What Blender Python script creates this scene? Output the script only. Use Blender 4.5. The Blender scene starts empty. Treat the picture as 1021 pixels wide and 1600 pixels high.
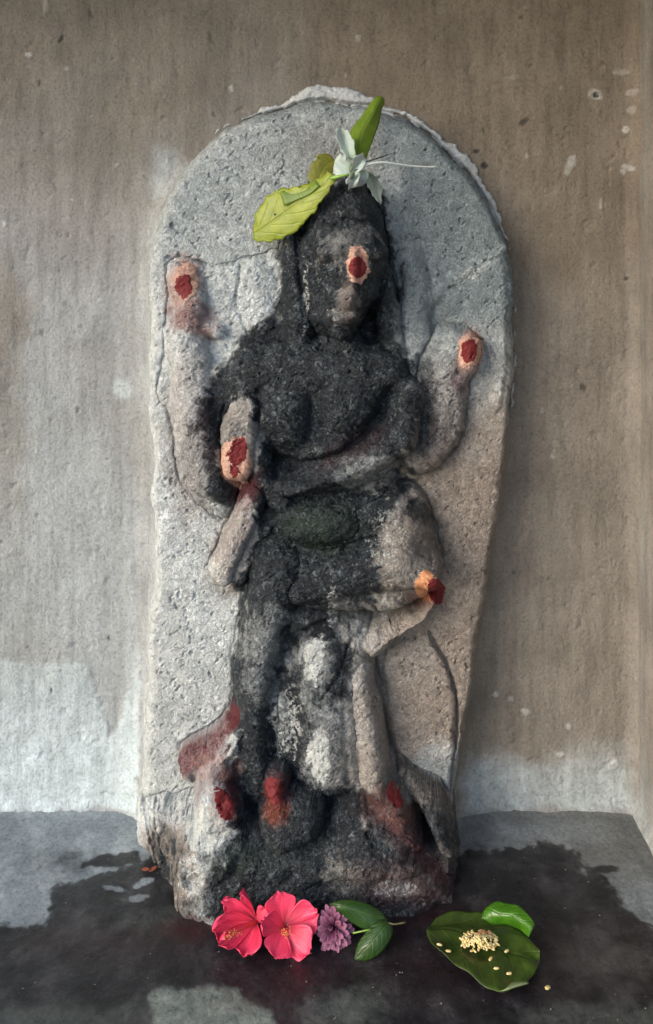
import bpy, math, random
import numpy as np
from mathutils import Vector, Matrix
random.seed(7)
R = math.radians

# ------------------------------------------------------------------ camera, sky, sun, exposure
sc = bpy.context.scene
D = 1.30                       # camera distance from the wall, metres
CX, HZ, ZF = 510.5, 360.0, 1262.0
ZC = (ZF - HZ) / 1000.0        # camera height above the ledge
cam_d = bpy.data.cameras.new('camera'); cam = bpy.data.objects.new('camera', cam_d)
sc.collection.objects.link(cam)
cam.location = (0, -D, ZC); cam.rotation_euler = (R(90), 0, 0)
cam_d.sensor_fit = 'VERTICAL'; cam_d.sensor_height = 36.0
cam_d.lens = 36.0 * D / 1.6
cam_d.shift_y = -(800 - HZ) / 1600.0
cam_d.clip_start = 0.01; cam_d.clip_end = 2000
sc.camera = cam
w = bpy.data.worlds.new("World"); sc.world = w; w.use_nodes = True
nt = w.node_tree
sky = nt.nodes.new('ShaderNodeTexSky'); sky.sky_type = 'NISHITA'; sky.sun_disc = False
SUN_EL, SUN_AZ = 24.0, -52.0   # azimuth measured from straight-on, negative = from the left
sky.sun_elevation = R(SUN_EL); sky.sun_rotation = R(180 - SUN_AZ)
sky.air_density = 1.0; sky.dust_density = 2.0; sky.ozone_density = 1.0
nt.links.new(sky.outputs[0], nt.nodes['Background'].inputs[0])
nt.nodes['Background'].inputs[1].default_value = 0.13
sl = bpy.data.lights.new('sun', 'SUN'); so = bpy.data.objects.new('sun', sl); sc.collection.objects.link(so)
sl.energy = 0.75; sl.angle = R(36); sl.color = (1.0, 0.97, 0.93)
sd = Vector((math.sin(R(SUN_AZ)) * math.cos(R(SUN_EL)), -math.cos(R(SUN_AZ)) * math.cos(R(SUN_EL)), math.sin(R(SUN_EL))))
so.rotation_euler = sd.to_track_quat('Z', 'Y').to_euler(); so.location = sd * 5
sc.view_settings.view_transform = 'Standard'; sc.view_settings.look = 'None'
sc.view_settings.exposure = 1.25; sc.view_settings.gamma = 1.0

# ------------------------------------------------------------------ helpers
col = sc.collection
def at(px, py, d):
    t = (D - d) / D
    return Vector(((px - CX) / 1000 * t, -d, ZC + (HZ - py) / 1000 * t))
def xz(px, py, d):
    v = at(px, py, d); return (v.x, v.z)
def fl(px, py, z=0.0):         # the ledge point seen at a pixel
    k = (ZC - z) / ((py - HZ) / 1000.0)
    d = D - D * k
    return Vector(((px - CX) / 1000 * k, -d, z))
def empty(name, loc, label=None, cat=None, group=None):
    o = bpy.data.objects.new(name, None); col.objects.link(o); o.location = loc
    o.empty_display_size = 0.02
    tag(o, label, cat, group); return o
def tag(o, label=None, cat=None, group=None, kind=None):
    for k, v in (('label', label), ('category', cat), ('group', group), ('kind', kind)):
        if v: o[k] = v
    return o
def link(name, me, mat, parent=None):
    o = bpy.data.objects.new(name, me); col.objects.link(o)
    if mat: me.materials.append(mat)
    if parent:
        o.parent = parent
        g = parent; off = Vector((0, 0, 0))
        while g: off += g.location; g = g.parent
        o.location = -off
    return o

# numpy noise
def _tab(seed): return np.random.RandomState(seed).rand(256, 256).astype(np.float32) * 2 - 1
_tabs = {}
def vn(x, y, seed=0):
    if seed not in _tabs: _tabs[seed] = _tab(seed)
    T = _tabs[seed]
    xi = np.floor(x).astype(np.int64); yi = np.floor(y).astype(np.int64)
    fx = x - xi; fy = y - yi
    fx = fx * fx * (3 - 2 * fx); fy = fy * fy * (3 - 2 * fy)
    a = T[yi & 255, xi & 255]; b = T[yi & 255, (xi + 1) & 255]
    c = T[(yi + 1) & 255, xi & 255]; d = T[(yi + 1) & 255, (xi + 1) & 255]
    return (a * (1 - fx) + b * fx) * (1 - fy) + (c * (1 - fx) + d * fx) * fy
def fbm(x, y, sc_, oct=4, seed=0, gain=.5):
    s = 0; a = 1.0; n = 0; f = 1.0 / sc_
    for i in range(oct):
        # rotate each octave so that the lattice never shows
        c_, s_ = math.cos(.7 + i * 1.3), math.sin(.7 + i * 1.3)
        s = s + a * vn((x * c_ + y * s_) * f, (-x * s_ + y * c_) * f, seed + i); n += a
        a *= gain; f *= 2.03
    return s / n
def sst(a, b, x):
    t = np.clip((x - a) / (b - a), 0, 1); return t * t * (3 - 2 * t)
def segd(X, Z, a, b):
    ax, az = a; bx, bz = b
    dx, dz = bx - ax, bz - az
    L = dx * dx + dz * dz + 1e-12
    t = np.clip(((X - ax) * dx + (Z - az) * dz) / L, 0, 1)
    return np.hypot(X - ax - t * dx, Z - az - t * dz), t
def polysd(X, Z, P):           # signed distance, positive inside
    dmin = np.full(X.shape, 1e9); ins = np.zeros(X.shape, bool)
    n = len(P)
    for i in range(n):
        a, b = P[i], P[(i + 1) % n]
        d, _ = segd(X, Z, a, b); dmin = np.minimum(dmin, d)
        c = ((a[1] > Z) != (b[1] > Z))
        if b[1] != a[1]:
            ins ^= c & (X < (b[0] - a[0]) * (Z - a[1]) / (b[1] - a[1]) + a[0])
    return np.where(ins, dmin, -dmin)
def smooth_poly(P, n=4):       # Catmull-Rom through a closed loop
    out = []; m = len(P)
    for i in range(m):
        p0, p1, p2, p3 = [np.array(P[(i + k - 1) % m], float) for k in range(4)]
        for j in range(n):
            t = j / n
            out.append(tuple(.5 * ((2 * p1) + (-p0 + p2) * t + (2 * p0 - 5 * p1 + 4 * p2 - p3) * t * t + (-p0 + 3 * p1 - 3 * p2 + p3) * t ** 3)))
    return out
def smax(a, b, k):
    h = np.clip(.5 + .5 * (a - b) / k, 0, 1)
    return a * h + b * (1 - h) + k * h * (1 - h)

# ------------------------------------------------------------------ node helpers
def mat_new(name):
    m = bpy.data.materials.new(name); m.use_nodes = True
    return m, m.node_tree, m.node_tree.nodes['Principled BSDF']
def N(nt, t, **kw):
    n = nt.nodes.new(t)
    for k, v in kw.items(): setattr(n, k, v)
    return n
def noise(nt, vec, scale, detail=4, rough=.55, dist=0.0):
    n = N(nt, 'ShaderNodeTexNoise'); n.inputs['Scale'].default_value = scale
    n.inputs['Detail'].default_value = detail; n.inputs['Roughness'].default_value = rough
    n.inputs['Distortion'].default_value = dist
    nt.links.new(vec, n.inputs['Vector']); return n.outputs['Fac']
def ramp(nt, val, stops):
    r = N(nt, 'ShaderNodeValToRGB'); nt.links.new(val, r.inputs[0])
    e = r.color_ramp.elements
    while len(e) < len(stops): e.new(.5)
    for i, (p, c) in enumerate(stops):
        e[i].position = p; e[i].color = (c if isinstance(c, tuple) else (c, c, c)) + (1,)
    return r.outputs[0]
def mix(nt, fac, a, b, mode='MIX'):
    m = N(nt, 'ShaderNodeMix', data_type='RGBA', blend_type=mode)
    for s, v in ((m.inputs[0], fac), (m.inputs[6], a), (m.inputs[7], b)):
        if isinstance(v, (int, float)): s.default_value = v
        elif isinstance(v, tuple): s.default_value = v + (1,)
        else: nt.links.new(v, s)
    return m.outputs[2]
def mth(nt, op, a, b=0.0, clamp=False):
    m = N(nt, 'ShaderNodeMath', operation=op, use_clamp=clamp)
    for s, v in ((m.inputs[0], a), (m.inputs[1], b)):
        if isinstance(v, (int, float)): s.default_value = v
        else: nt.links.new(v, s)
    return m.outputs[0]
def attr(nt, name): return N(nt, 'ShaderNodeAttribute', attribute_name=name).outputs['Fac']
def bump(nt, h, strength, dist, normal=None):
    b = N(nt, 'ShaderNodeBump'); b.inputs['Strength'].default_value = strength; b.inputs['Distance'].default_value = dist
    nt.links.new(h, b.inputs['Height'])
    if normal: nt.links.new(normal, b.inputs['Normal'])
    return b.outputs[0]
def objvec(nt):
    return N(nt, 'ShaderNodeNewGeometry').outputs['Position']

# ------------------------------------------------------------------ materials
def make_stone():
    m, nt, b = mat_new('weathered_stone'); L = nt.links.new; P = objvec(nt)
    oil, red, pale, warm, moss, cool = [attr(nt, a) for a in ('oil', 'red', 'pale', 'warm', 'moss', 'cool')]
    n1 = noise(nt, P, 60, 6, .65); n2 = noise(nt, P, 175, 2.5, .6, 1.0); n3 = noise(nt, P, 14, 4, .6)
    sq = noise(nt, P, 130, 3, .55, 1.6); sqr = mth(nt, 'ABSOLUTE', mth(nt, 'SUBTRACT', sq, .5))
    base = ramp(nt, n1, [(.25, (.38, .41, .42)), (.5, (.53, .57, .58)), (.75, (.66, .70, .71))])
    warmc = ramp(nt, n1, [(.25, (.19, .155, .13)), (.5, (.27, .225, .19)), (.75, (.37, .32, .27))])
    coolc = ramp(nt, n1, [(.25, (.12, .155, .17)), (.5, (.17, .21, .228)), (.75, (.25, .295, .31))])
    c = mix(nt, warm, base, warmc); c = mix(nt, cool, c, coolc)
    c = mix(nt, .5, c, ramp(nt, n2, [(.34, .34), (.45, .86), (.55, 1.0), (.70, 1.25)]), 'MULTIPLY')  # dirt speckle, also adding in colour the contrast that pit shading lacks
    c = mix(nt, .45, c, ramp(nt, sqr, [(0, .42), (.035, .85), (.09, 1.1)]), 'MULTIPLY')
    # oil and soot, broken where the grains stand proud
    of = mth(nt, 'ADD', oil, mth(nt, 'MULTIPLY', mth(nt, 'SUBTRACT', n2, .5), .9))
    of = mth(nt, 'MULTIPLY', of, ramp(nt, oil, [(0, 0.0), (.12, 1.0)]), True)
    oilc = ramp(nt, mth(nt, 'ADD', mth(nt, 'MULTIPLY', n1, .35), mth(nt, 'ADD', mth(nt, 'MULTIPLY', n2, .3), mth(nt, 'MULTIPLY', sq, .35))), [(.38, (.003, .0045, .0075)), (.51, (.012, .0165, .022)), (.63, (.090, .108, .118))])
    c = mix(nt, ramp(nt, of, [(.14, 0.0), (.42, .68), (.62, 1.0)]), c, oilc)
    c = mix(nt, mth(nt, 'MULTIPLY', moss, .38), c, (.012, .030, .013))
    pf = mth(nt, 'ADD', pale, mth(nt, 'MULTIPLY', mth(nt, 'SUBTRACT', n2, .5), 1.3))
    pf = mth(nt, 'MULTIPLY', pf, ramp(nt, pale, [(0, 0.0), (.15, 1.0)]), True)
    c = mix(nt, ramp(nt, pf, [(.35, 0.0), (.65, 1.0)]), c, ramp(nt, n1, [(.3, (.34, .36, .35)), (.7, (.60, .63, .62))]))
    rf = mth(nt, 'MULTIPLY', red, ramp(nt, n2, [(.25, .55), (.6, 1.0)]))
    c = mix(nt, rf, c, (.095, .009, .012))
    pe = attr(nt, 'peach')
    c = mix(nt, mth(nt, 'MULTIPLY', pe, ramp(nt, n2, [(.3, .5), (.55, 1.0)])), c, (.38, .22, .18))
    orr = attr(nt, 'orange')
    c = mix(nt, mth(nt, 'MULTIPLY', orr, ramp(nt, n2, [(.3, .3), (.6, 1.0)])), c, (.26, .075, .03))
    L(c, b.inputs['Base Color'])
    L(ramp(nt, oil, [(0, .92), (1, .42)]), b.inputs['Roughness'])
    b.inputs['Specular IOR Level'].default_value = .35
    hb = mth(nt, 'ADD', mth(nt, 'ADD', n2, n1), mth(nt, 'MULTIPLY', mth(nt, 'MINIMUM', sqr, .1), 7.0))
    L(bump(nt, hb, .75, .0020), b.inputs['Normal'])
    return m
def make_paste(name, ca, cb, cc, rough=.85):
    m, nt, b = mat_new(name); P = objvec(nt)
    n = noise(nt, P, 260, 5, .7, .5)
    c = ramp(nt, n, [(.3, ca), (.5, cb), (.7, cc)])
    nt.links.new(c, b.inputs['Base Color']); b.inputs['Roughness'].default_value = rough
    nt.links.new(bump(nt, n, .6, .0012), b.inputs['Normal']); return m
def make_wall():
    m, nt, b = mat_new('lime_plaster'); L = nt.links.new; P = objvec(nt)
    wash, warm, light = attr(nt, 'wash'), attr(nt, 'warm'), attr(nt, 'light')
    mp = N(nt, 'ShaderNodeMapping'); L(P, mp.inputs[0]); mp.inputs['Scale'].default_value = (1, 1, .12)
    st = noise(nt, mp.outputs[0], 60, 5, .6); n1 = noise(nt, P, 9, 6, .6); n2 = noise(nt, P, 220, 5, .7); n3 = noise(nt, P, 45, 5, .65)
    grey = ramp(nt, n1, [(.3, (.235, .24, .24)), (.7, (.335, .345, .348))])
    brown = ramp(nt, n1, [(.3, (.138, .117, .093)), (.7, (.212, .183, .149))])
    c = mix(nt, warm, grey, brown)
    wf = mth(nt, 'MULTIPLY', wash, ramp(nt, n3, [(.2, .75), (.6, 1.0)]))
    c = mix(nt, wf, c, ramp(nt, n3, [(.3, (.43, .505, .53)), (.7, (.55, .63, .66))]))
    lf = mth(nt, 'MULTIPLY', light, ramp(nt, n3, [(.3, .6), (.6, 1.0)]))
    c = mix(nt, lf, c, (.47, .48, .47))
    c = mix(nt, .5, c, ramp(nt, st, [(.3, .55), (.5, 1.0), (.75, 1.3)]), 'MULTIPLY')
    c = mix(nt, .6, c, ramp(nt, n2, [(.34, .5), (.47, .95), (.56, 1.02), (.7, 1.35)]), 'MULTIPLY')
    pit = N(nt, 'ShaderNodeTexVoronoi'); pit.inputs['Scale'].default_value = 120; L(P, pit.inputs['Vector'])
    c = mix(nt, attr(nt, 'dark'), c, (.03, .028, .025))
    L(c, b.inputs['Base Color']); b.inputs['Roughness'].default_value = .92
    b.inputs['Specular IOR Level'].default_value = .25
    h = mth(nt, 'ADD', mth(nt, 'MULTIPLY', n2, .8), mth(nt, 'ADD', n3, mth(nt, 'MULTIPLY', st, .6)))
    L(bump(nt, h, .95, .0030), b.inputs['Normal'])
    return m
def make_floor():
    m, nt, b = mat_new('cement_ledge'); L = nt.links.new; P = objvec(nt)
    wet, pale, red, warm = attr(nt, 'wet'), attr(nt, 'pale'), attr(nt, 'red'), attr(nt, 'warm')
    n1 = noise(nt, P, 16, 6, .62); n2 = noise(nt, P, 190, 5, .7); n3 = noise(nt, P, 70, 5, .7, .5)
    dry = ramp(nt, n1, [(.25, (.13, .158, .178)), (.5, (.21, .245, .265)), (.75, (.33, .37, .385))])
    dry = mix(nt, warm, dry, (.11, .108, .10))
    wetc = ramp(nt, n1, [(.3, (.005, .0052, .0068)), (.5, (.014, .0145, .0175)), (.68, (.050, .048, .052))])
    wf = mth(nt, 'ADD', wet, mth(nt, 'MULTIPLY', mth(nt, 'SUBTRACT', n3, .5), .6), True)
    wf = ramp(nt, wf, [(.10, 0.0), (.34, .30), (.48, .60), (.58, .88), (.85, 1.0)])
    c = mix(nt, wf, dry, wetc)
    c = mix(nt, pale, c, ramp(nt, n3, [(.3, (.10, .13, .12)), (.7, (.28, .31, .28))]))
    c = mix(nt, red, c, (.035, .007, .010))
    sp = ramp(nt, noise(nt, P, 420, 3, .6), [(.66, 0.0), (.74, 1.0)])
    c = mix(nt, mth(nt, 'MULTIPLY', sp, .35), c, (.30, .27, .25))
    c = mix(nt, .6, c, ramp(nt, n2, [(.34, .45), (.48, .95), (.7, 1.4)]), 'MULTIPLY')
    L(c, b.inputs['Base Color'])
    L(mix(nt, wf, (.9, .9, .9), ramp(nt, n3, [(.3, .2), (.7, .52)])), b.inputs['Roughness'])
    b.inputs['Specular IOR Level'].default_value = .4
    h = mth(nt, 'ADD', n2, mth(nt, 'MULTIPLY', n3, 1.2))
    L(bump(nt, h, .5, .0016), b.inputs['Normal'])
    return m
def make_leaf(name, c0, c1, vein, back=None, rough=.35, sub=.0, dirt=0.0, nveins=9.0, brownc=(.10, .06, .02)):
    """UV: u across the blade (midrib at .5), v along it."""
    m, nt, b = mat_new(name); L = nt.links.new; P = objvec(nt)
    uv = N(nt, 'ShaderNodeUVMap').outputs[0]
    sp = N(nt, 'ShaderNodeSeparateXYZ'); L(uv, sp.inputs[0])
    u = mth(nt, 'ABSOLUTE', mth(nt, 'SUBTRACT', sp.outputs[0], .5)); v = sp.outputs[1]
    n1 = noise(nt, P, 70, 5, .6); n2 = noise(nt, P, 500, 4, .6)
    c = ramp(nt, n1, [(.3, c0), (.7, c1)])
    mid = ramp(nt, u, [(0, 1.0), (.022, .8), (.04, 0.0)])
    ph = mth(nt, 'MULTIPLY', mth(nt, 'SUBTRACT', v, mth(nt, 'MULTIPLY', u, .55)), nveins)
    fr = mth(nt, 'ABSOLUTE', mth(nt, 'SUBTRACT', mth(nt, 'FRACT', ph), .5))
    side = ramp(nt, fr, [(0, 1.0), (.06, .5), (.12, 0.0)])
    vv = mth(nt, 'MAXIMUM', mid, mth(nt, 'MULTIPLY', side, .45))
    c = mix(nt, mth(nt, 'MULTIPLY', vv, .7), c, vein)
    if dirt:
        c = mix(nt, mth(nt, 'MULTIPLY', ramp(nt, noise(nt, P, 110, 4, .7), [(.52, 0.0), (.66, 1.0)]), dirt), c, brownc)
    if back:
        c = mix(nt, N(nt, 'ShaderNodeNewGeometry').outputs['Backfacing'], c, back)
    L(c, b.inputs['Base Color']); b.inputs['Roughness'].default_value = rough
    b.inputs['Specular IOR Level'].default_value = .4
    h = mth(nt, 'ADD', mth(nt, 'MULTIPLY', vv, -1.0), mth(nt, 'MULTIPLY', n1, 1.2))
    L(bump(nt, h, .6, .0012), b.inputs['Normal'])
    b.inputs['Subsurface Weight'].default_value = sub
    b.inputs['Subsurface Radius'].default_value = (.3, .3, .1); b.inputs['Subsurface Scale'].default_value = .003
    return m
def make_petal(name, ctip, cmid, cbase, veinc, rough=.45, streak=60, lo=.25, hi=.75, vk=.6):
    m, nt, b = mat_new(name); L = nt.links.new; P = objvec(nt)
    uv = N(nt, 'ShaderNodeUVMap').outputs[0]
    sp = N(nt, 'ShaderNodeSeparateXYZ'); L(uv, sp.inputs[0])
    c = ramp(nt, sp.outputs[1], [(0, cbase), (lo, cmid), (hi, ctip)])
    mp = N(nt, 'ShaderNodeMapping'); L(uv, mp.inputs[0]); mp.inputs['Scale'].default_value = (streak * .35, 1.4, 1)
    st = noise(nt, mp.outputs[0], 1.0, 4, .6, .3)
    c = mix(nt, ramp(nt, st, [(.45, 0.0), (.70, vk)]), c, veinc)
    c = mix(nt, .3, c, ramp(nt, noise(nt, P, 60, 4, .6), [(.3, .7), (.7, 1.2)]), 'MULTIPLY')
    L(c, b.inputs['Base Color']); b.inputs['Roughness'].default_value = rough
    L(bump(nt, st, 1.0, .0014), b.inputs['Normal'])
    b.inputs['Subsurface Weight'].default_value = .15; b.inputs['Subsurface Radius'].default_value = (1, .3, .3)
    b.inputs['Subsurface Scale'].default_value = .003
    return m
def make_flat(name, c, rough=.6, c2=None, sc_=120):
    m, nt, b = mat_new(name)
    n = noise(nt, objvec(nt), sc_, 4, .6)
    nt.links.new(ramp(nt, n, [(.3, c), (.7, c2 or c)]), b.inputs['Base Color']); b.inputs['Roughness'].default_value = rough
    return m

M_stone = make_stone(); M_wall = make_wall(); M_floor = make_floor()
M_paste = make_paste('sandal_paste', (.30, .14, .10), (.42, .25, .19), (.52, .36, .29))
M_orange = make_paste('orange_paste', (.45, .16, .07), (.62, .27, .13), (.70, .38, .2))
M_red = make_paste('vermilion', (.085, .003, .005), (.125, .005, .007), (.17, .010, .012), .75)
M_mortar = make_paste('rough_mortar', (.30, .32, .335), (.42, .445, .46), (.55, .58, .60))

# ------------------------------------------------------------------ the carved stele, as one relief surface cut into its parts
STEP = 0.00125
gx = np.arange(-.335, .335, STEP); gz = np.arange(-.004, 1.225, STEP)
X0, Z0 = np.meshgrid(gx, gz)
wx = fbm(X0, Z0, .05, 3, 11) * .006 + fbm(X0, Z0, .011, 2, 15) * .0018
wz = fbm(X0, Z0, .05, 3, 21) * .006 + fbm(X0, Z0, .011, 2, 25) * .0018
X, Z = X0 + wx, Z0 + wz
LAB = {'slab': 1, 'figure': 2, 'hair': 3, 'garment': 4, 'pedestal': 5, 'staff': 6, 'side': 7, 'toe': 8, 'mortar': 9, 'side_object': 10, 'palm': 11}
slab_px = [(219,1330),(220,1230),(224,1120),(229,1010),(240,900),(238,790),(233,660),(231,520),(231,390),(244,335),(266,285),(300,235),(345,198),(400,172),(460,157),(520,153),(580,159),(640,180),(690,215),(735,265),(772,322),(796,380),(807,450),(808,530),(806,610),(798,690),(786,770),(775,840),(763,915),(752,990),(742,1065),(731,1135),(718,1205),(706,1290),(700,1340)]
SP = [xz(x, y, .07) for x, y in slab_px]; SP[0] = (SP[0][0], -.03); SP[-1] = (SP[-1][0], -.03)
s = polysd(X, Z, SP) + .006 * (1 - sst(.86, 1.0, Z))
Xl = -.28
# slab: gently cushioned face with a worn rim
bev = .020
H = np.where(s > 0, .070 * np.sqrt(1 - (1 - np.clip(s / bev, 0, 1)) ** 2) + .004 * sst(0, .03, s), s * 6)
H = H + np.where(s > 0, fbm(X, Z, .13, 3, 31) * .005, 0)
L = np.where(s > -.002, LAB['slab'], 0)
def put(h, label, k=.005, thr=.0):
    global H, L
    new = smax(H, h, k)
    if label:
        L = np.where((h > H - .0005) & (h > thr), LAB[label], L)
    H = new
def prof(f): return np.sqrt(np.clip(f, 0, 1))
def cap(pts, label, base=.06, k=.005, e=2.0, flat=1.0):
    """pts: (px, py, radius_px, depth of crest)"""
    best = np.full(X.shape, -9.0)
    W = [(xz(p[0], p[1], p[3]), p[2] / 1000 * (D - p[3]) / D, p[3]) for p in pts]
    if len(W) == 1: W = W * 2
    for (a, ra, ha), (b, rb, hb) in zip(W[:-1], W[1:]):
        d, t = segd(X, Z, a, b)
        r = ra + (rb - ra) * t; h = ha + (hb - ha) * t
        q = (d / r) ** e
        v = np.where(q < 1, base + (h - base) * prof(1 - q), base - (q - 1) * .05)
        best = np.maximum(best, v)
    put(best, label, k)
def ell(cx, cy, rx, ry, ang, top, label, base=.06, k=.005):
    a = R(ang); x, z = xz(cx, cy, top); sc_ = (D - top) / D / 1000
    u = ((X - x) * math.cos(a) + (Z - z) * math.sin(a)) / (rx * sc_); v = (-(X - x) * math.sin(a) + (Z - z) * math.cos(a)) / (ry * sc_)
    q = u * u + v * v
    put(np.where(q < 1, base + (top - base) * prof(1 - q), base - (q - 1) * .05), label, k)
def pol(px, top, bevel, label, base=.055, k=.004, tilt=None, sm=3):
    P = [xz(a, b, top) for a, b in px]
    if sm > 1: P = smooth_poly(P, sm)
    s = polysd(X, Z, P); t = top if tilt is None else top + tilt(X, Z)
    h = np.where(s > 0, base + (t - base) * np.sqrt(1 - (1 - np.clip(s / bevel, 0, 1)) ** 2), base + s * 3)
    put(h, label, k)
def groove(px, wd, depth, d=.09, soft=1.0):
    global H
    P = [xz(a, b, d) for a, b in px]
    dm = np.full(X.shape, 9.0); 
    for a, b in zip(P[:-1], P[1:]):
        q, _ = segd(X, Z, a, b); dm = np.minimum(dm, q)
    H = H - depth * np.exp(-(dm / (wd / 1000)) ** 2) * (H > .02)
def dent(cx, cy, rx, ry, depth, d=.12, ang=0):
    global H
    a = R(ang); x, z = xz(cx, cy, d); sc_ = (D - d) / D / 1000
    u = ((X - x) * math.cos(a) + (Z - z) * math.sin(a)) / (rx * sc_); v = (-(X - x) * math.sin(a) + (Z - z) * math.cos(a)) / (ry * sc_)
    H = H - depth * np.exp(-(u * u + v * v))

# upper left hand with its weathered attribute, and the arm below it
pol([(252,640),(250,560),(256,480),(262,408),(300,402),(335,416),(380,405),(440,388),(470,420),(460,560),(400,600),(330,640)], .083, .010, 'side_object', k=.004)
cap([(288,445,30,.106),(292,500,30,.110),(290,560,36,.112)], 'figure', .075, .006)
cap([(300,505,18,.100),(335,515,20,.098)], 'figure', .07, .006)
cap([(405,430,30,.089),(400,500,34,.089)], 'side_object', .07, .006)
groove([(262,400),(285,412),(312,408),(322,418)], 3.0, .006, .08)
groove([(375,420),(372,470),(385,520)], 4.0, .004, .085)
pol([(256,640),(262,700),(274,752),(298,795),(335,822),(370,800),(390,700),(400,600),(380,560),(330,560),(280,590)], .100, .022, 'figure', k=.006)
cap([(296,570,38,.112),(302,660,42,.126),(328,760,44,.130)], 'figure', .06, .008)
# upper right object, arm and hand
cap([(640,395,24,.084),(655,450,28,.088),(648,540,34,.092),(640,600,36,.1)], 'slab', .055, .010)
cap([(785,388,10,.075),(735,425,15,.077),(690,452,18,.079),(668,470,14,.079)], 'slab', .06, .008)
pol([(690,460),(735,430),(785,400),(800,470),(798,560),(790,640),(765,640),(755,540),(700,520)], .078, .012, 'slab', k=.006)
pol([(655,560),(690,510),(735,510),(756,545),(748,590),(736,610),(738,660),(722,705),(690,736),(662,748),(630,720),(625,640)], .100, .022, 'figure', k=.005)
cap([(708,540,34,.108),(700,620,40,.106),(680,690,42,.108),(655,720,32,.106)], 'figure', .06, .008)
cap([(735,545,22,.116),(732,575,20,.112)], 'figure', .085, .004)
dent(690, 500, 20, 14, .006, .1)
groove([(660,560),(668,600),(660,660),(650,700)], 5.0, .005, .1)
# torso
pol([(372,560),(440,530),(520,545),(600,530),(640,560),(664,640),(640,720),(620,770),(600,830),(420,830),(410,760),(400,700),(350,660),(345,600)], .125, .04, 'figure', k=.01)
cap([(395,590,55,.128),(480,590,60,.135),(555,590,58,.135),(604,604,40,.125)], 'figure', .07, .010)
ell(440, 655, 55, 72, 10, .150, 'figure', .09, .008)
ell(540, 640, 62, 62, 0, .148, 'figure', .09, .010)
cap([(520,720,70,.138),(510,790,80,.140)], 'figure', .08, .012)
cap([(636,622,30,.134),(628,690,32,.148),(565,733,34,.158),(480,757,28,.162),(440,772,22,.158)], 'figure', .09, .005)
groove([(424,728),(470,735),(530,718),(575,690),(605,650),(612,620)], 9.0, .022, .14)
groove([(405,610),(408,660),(415,700),(424,728)], 5.0, .008, .13)
groove([(420,790),(480,782),(560,775),(620,752)], 8.0, .016, .14)
# head, hair and neck
cap([(535,555,48,.125)], 'figure', .07, .01)
cap([(462,330,20,.105),(458,420,26,.112),(462,500,28,.118),(470,560,30,.118)], 'hair', .06, .006)
cap([(600,420,18,.115),(608,500,22,.112),(622,560,22,.108)], 'hair', .06, .006)
pol([(545,283),(500,300),(472,345),(458,400),(462,470),(480,520),(520,545),(570,520),(600,470),(614,410),(606,350),(585,300)], .150, .045, 'hair', .06, .008)
cap([(545,300,36,.138),(545,330,50,.150)], 'hair', .07, .012)
pol([(550,335),(510,350),(490,400),(488,460),(500,510),(522,536),(560,515),(590,470),(602,410),(592,355)], .166, .040, 'figure', .09, .006)
cap([(556,390,12,.172),(550,440,14,.175),(544,468,17,.176)], 'figure', .14, .012)
cap([(508,392,16,.166),(550,380,18,.171),(588,394,12,.163)], 'figure', .14, .012)
dent(518, 425, 26, 34, .003, .165)
cap([(524,498,11,.167),(550,495,10,.166)], 'figure', .14, .010)
ell(532, 522, 18, 12, 0, .170, 'figure', .14, .006)
groove([(492,345),(486,400),(484,460),(498,512),(520,540)], 5.0, .006, .15)
groove([(470,340),(466,420),(474,500)], 3.0, .005, .13)
groove([(480,355),(475,420),(480,480)], 2.5, .004, .14)
groove([(600,370),(604,430),(596,480)], 4.0, .005, .14)
for yy in (318, 340): groove([(500,yy+8),(545,yy),(592,yy+8)], 3.0, .003, .15)
# left front hand and the tapering end it holds
cap([(384,646,28,.146),(376,690,33,.152),(372,728,31,.150)], 'palm', .095, .003, e=4)
cap([(398,690,15,.140),(404,740,16,.136)], 'figure', .095, .004)
groove([(350,640),(344,690),(352,745)], 3.0, .006, .12)
cap([(405,700,16,.135),(410,760,26,.14),(440,790,30,.14)], 'figure', .09, .006)
cap([(398,775,24,.142),(372,840,27,.138),(345,905,24,.132)], 'staff', .07, .003, e=3)
pol([(395,800),(440,790),(430,850),(400,900),(376,930),(352,915),(372,860)], .118, .014, 'garment', .06, .004)
# hips, belly and cloth
pol([(410,800),(470,780),(560,770),(640,765),(676,800),(694,860),(696,920),(676,958),(600,985),(480,980),(385,940),(380,915),(412,860)], .138, .050, 'garment', .06, .008)
ell(500, 830, 85, 48, 0, .158, 'figure', .09, .008)
cap([(440,925,44,.150),(530,912,54,.162),(630,895,54,.174),(672,908,36,.170)], 'garment', .08, .008)
for k, (y0, y1) in enumerate([(892, 872)]):
    groove([(400,y0),(470,y0+12),(560,y1+8),(610,y1-10)], 5.0, .005, .15)
groove([(412,868),(440,860),(520,872),(585,850)], 7.0, .010, .145)
dent(655, 800, 12, 10, .012, .13); dent(640, 775, 14, 8, .010, .13)
groove([(630,760),(650,790),(672,812),(690,840)], 5.0, .006, .13)
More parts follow.
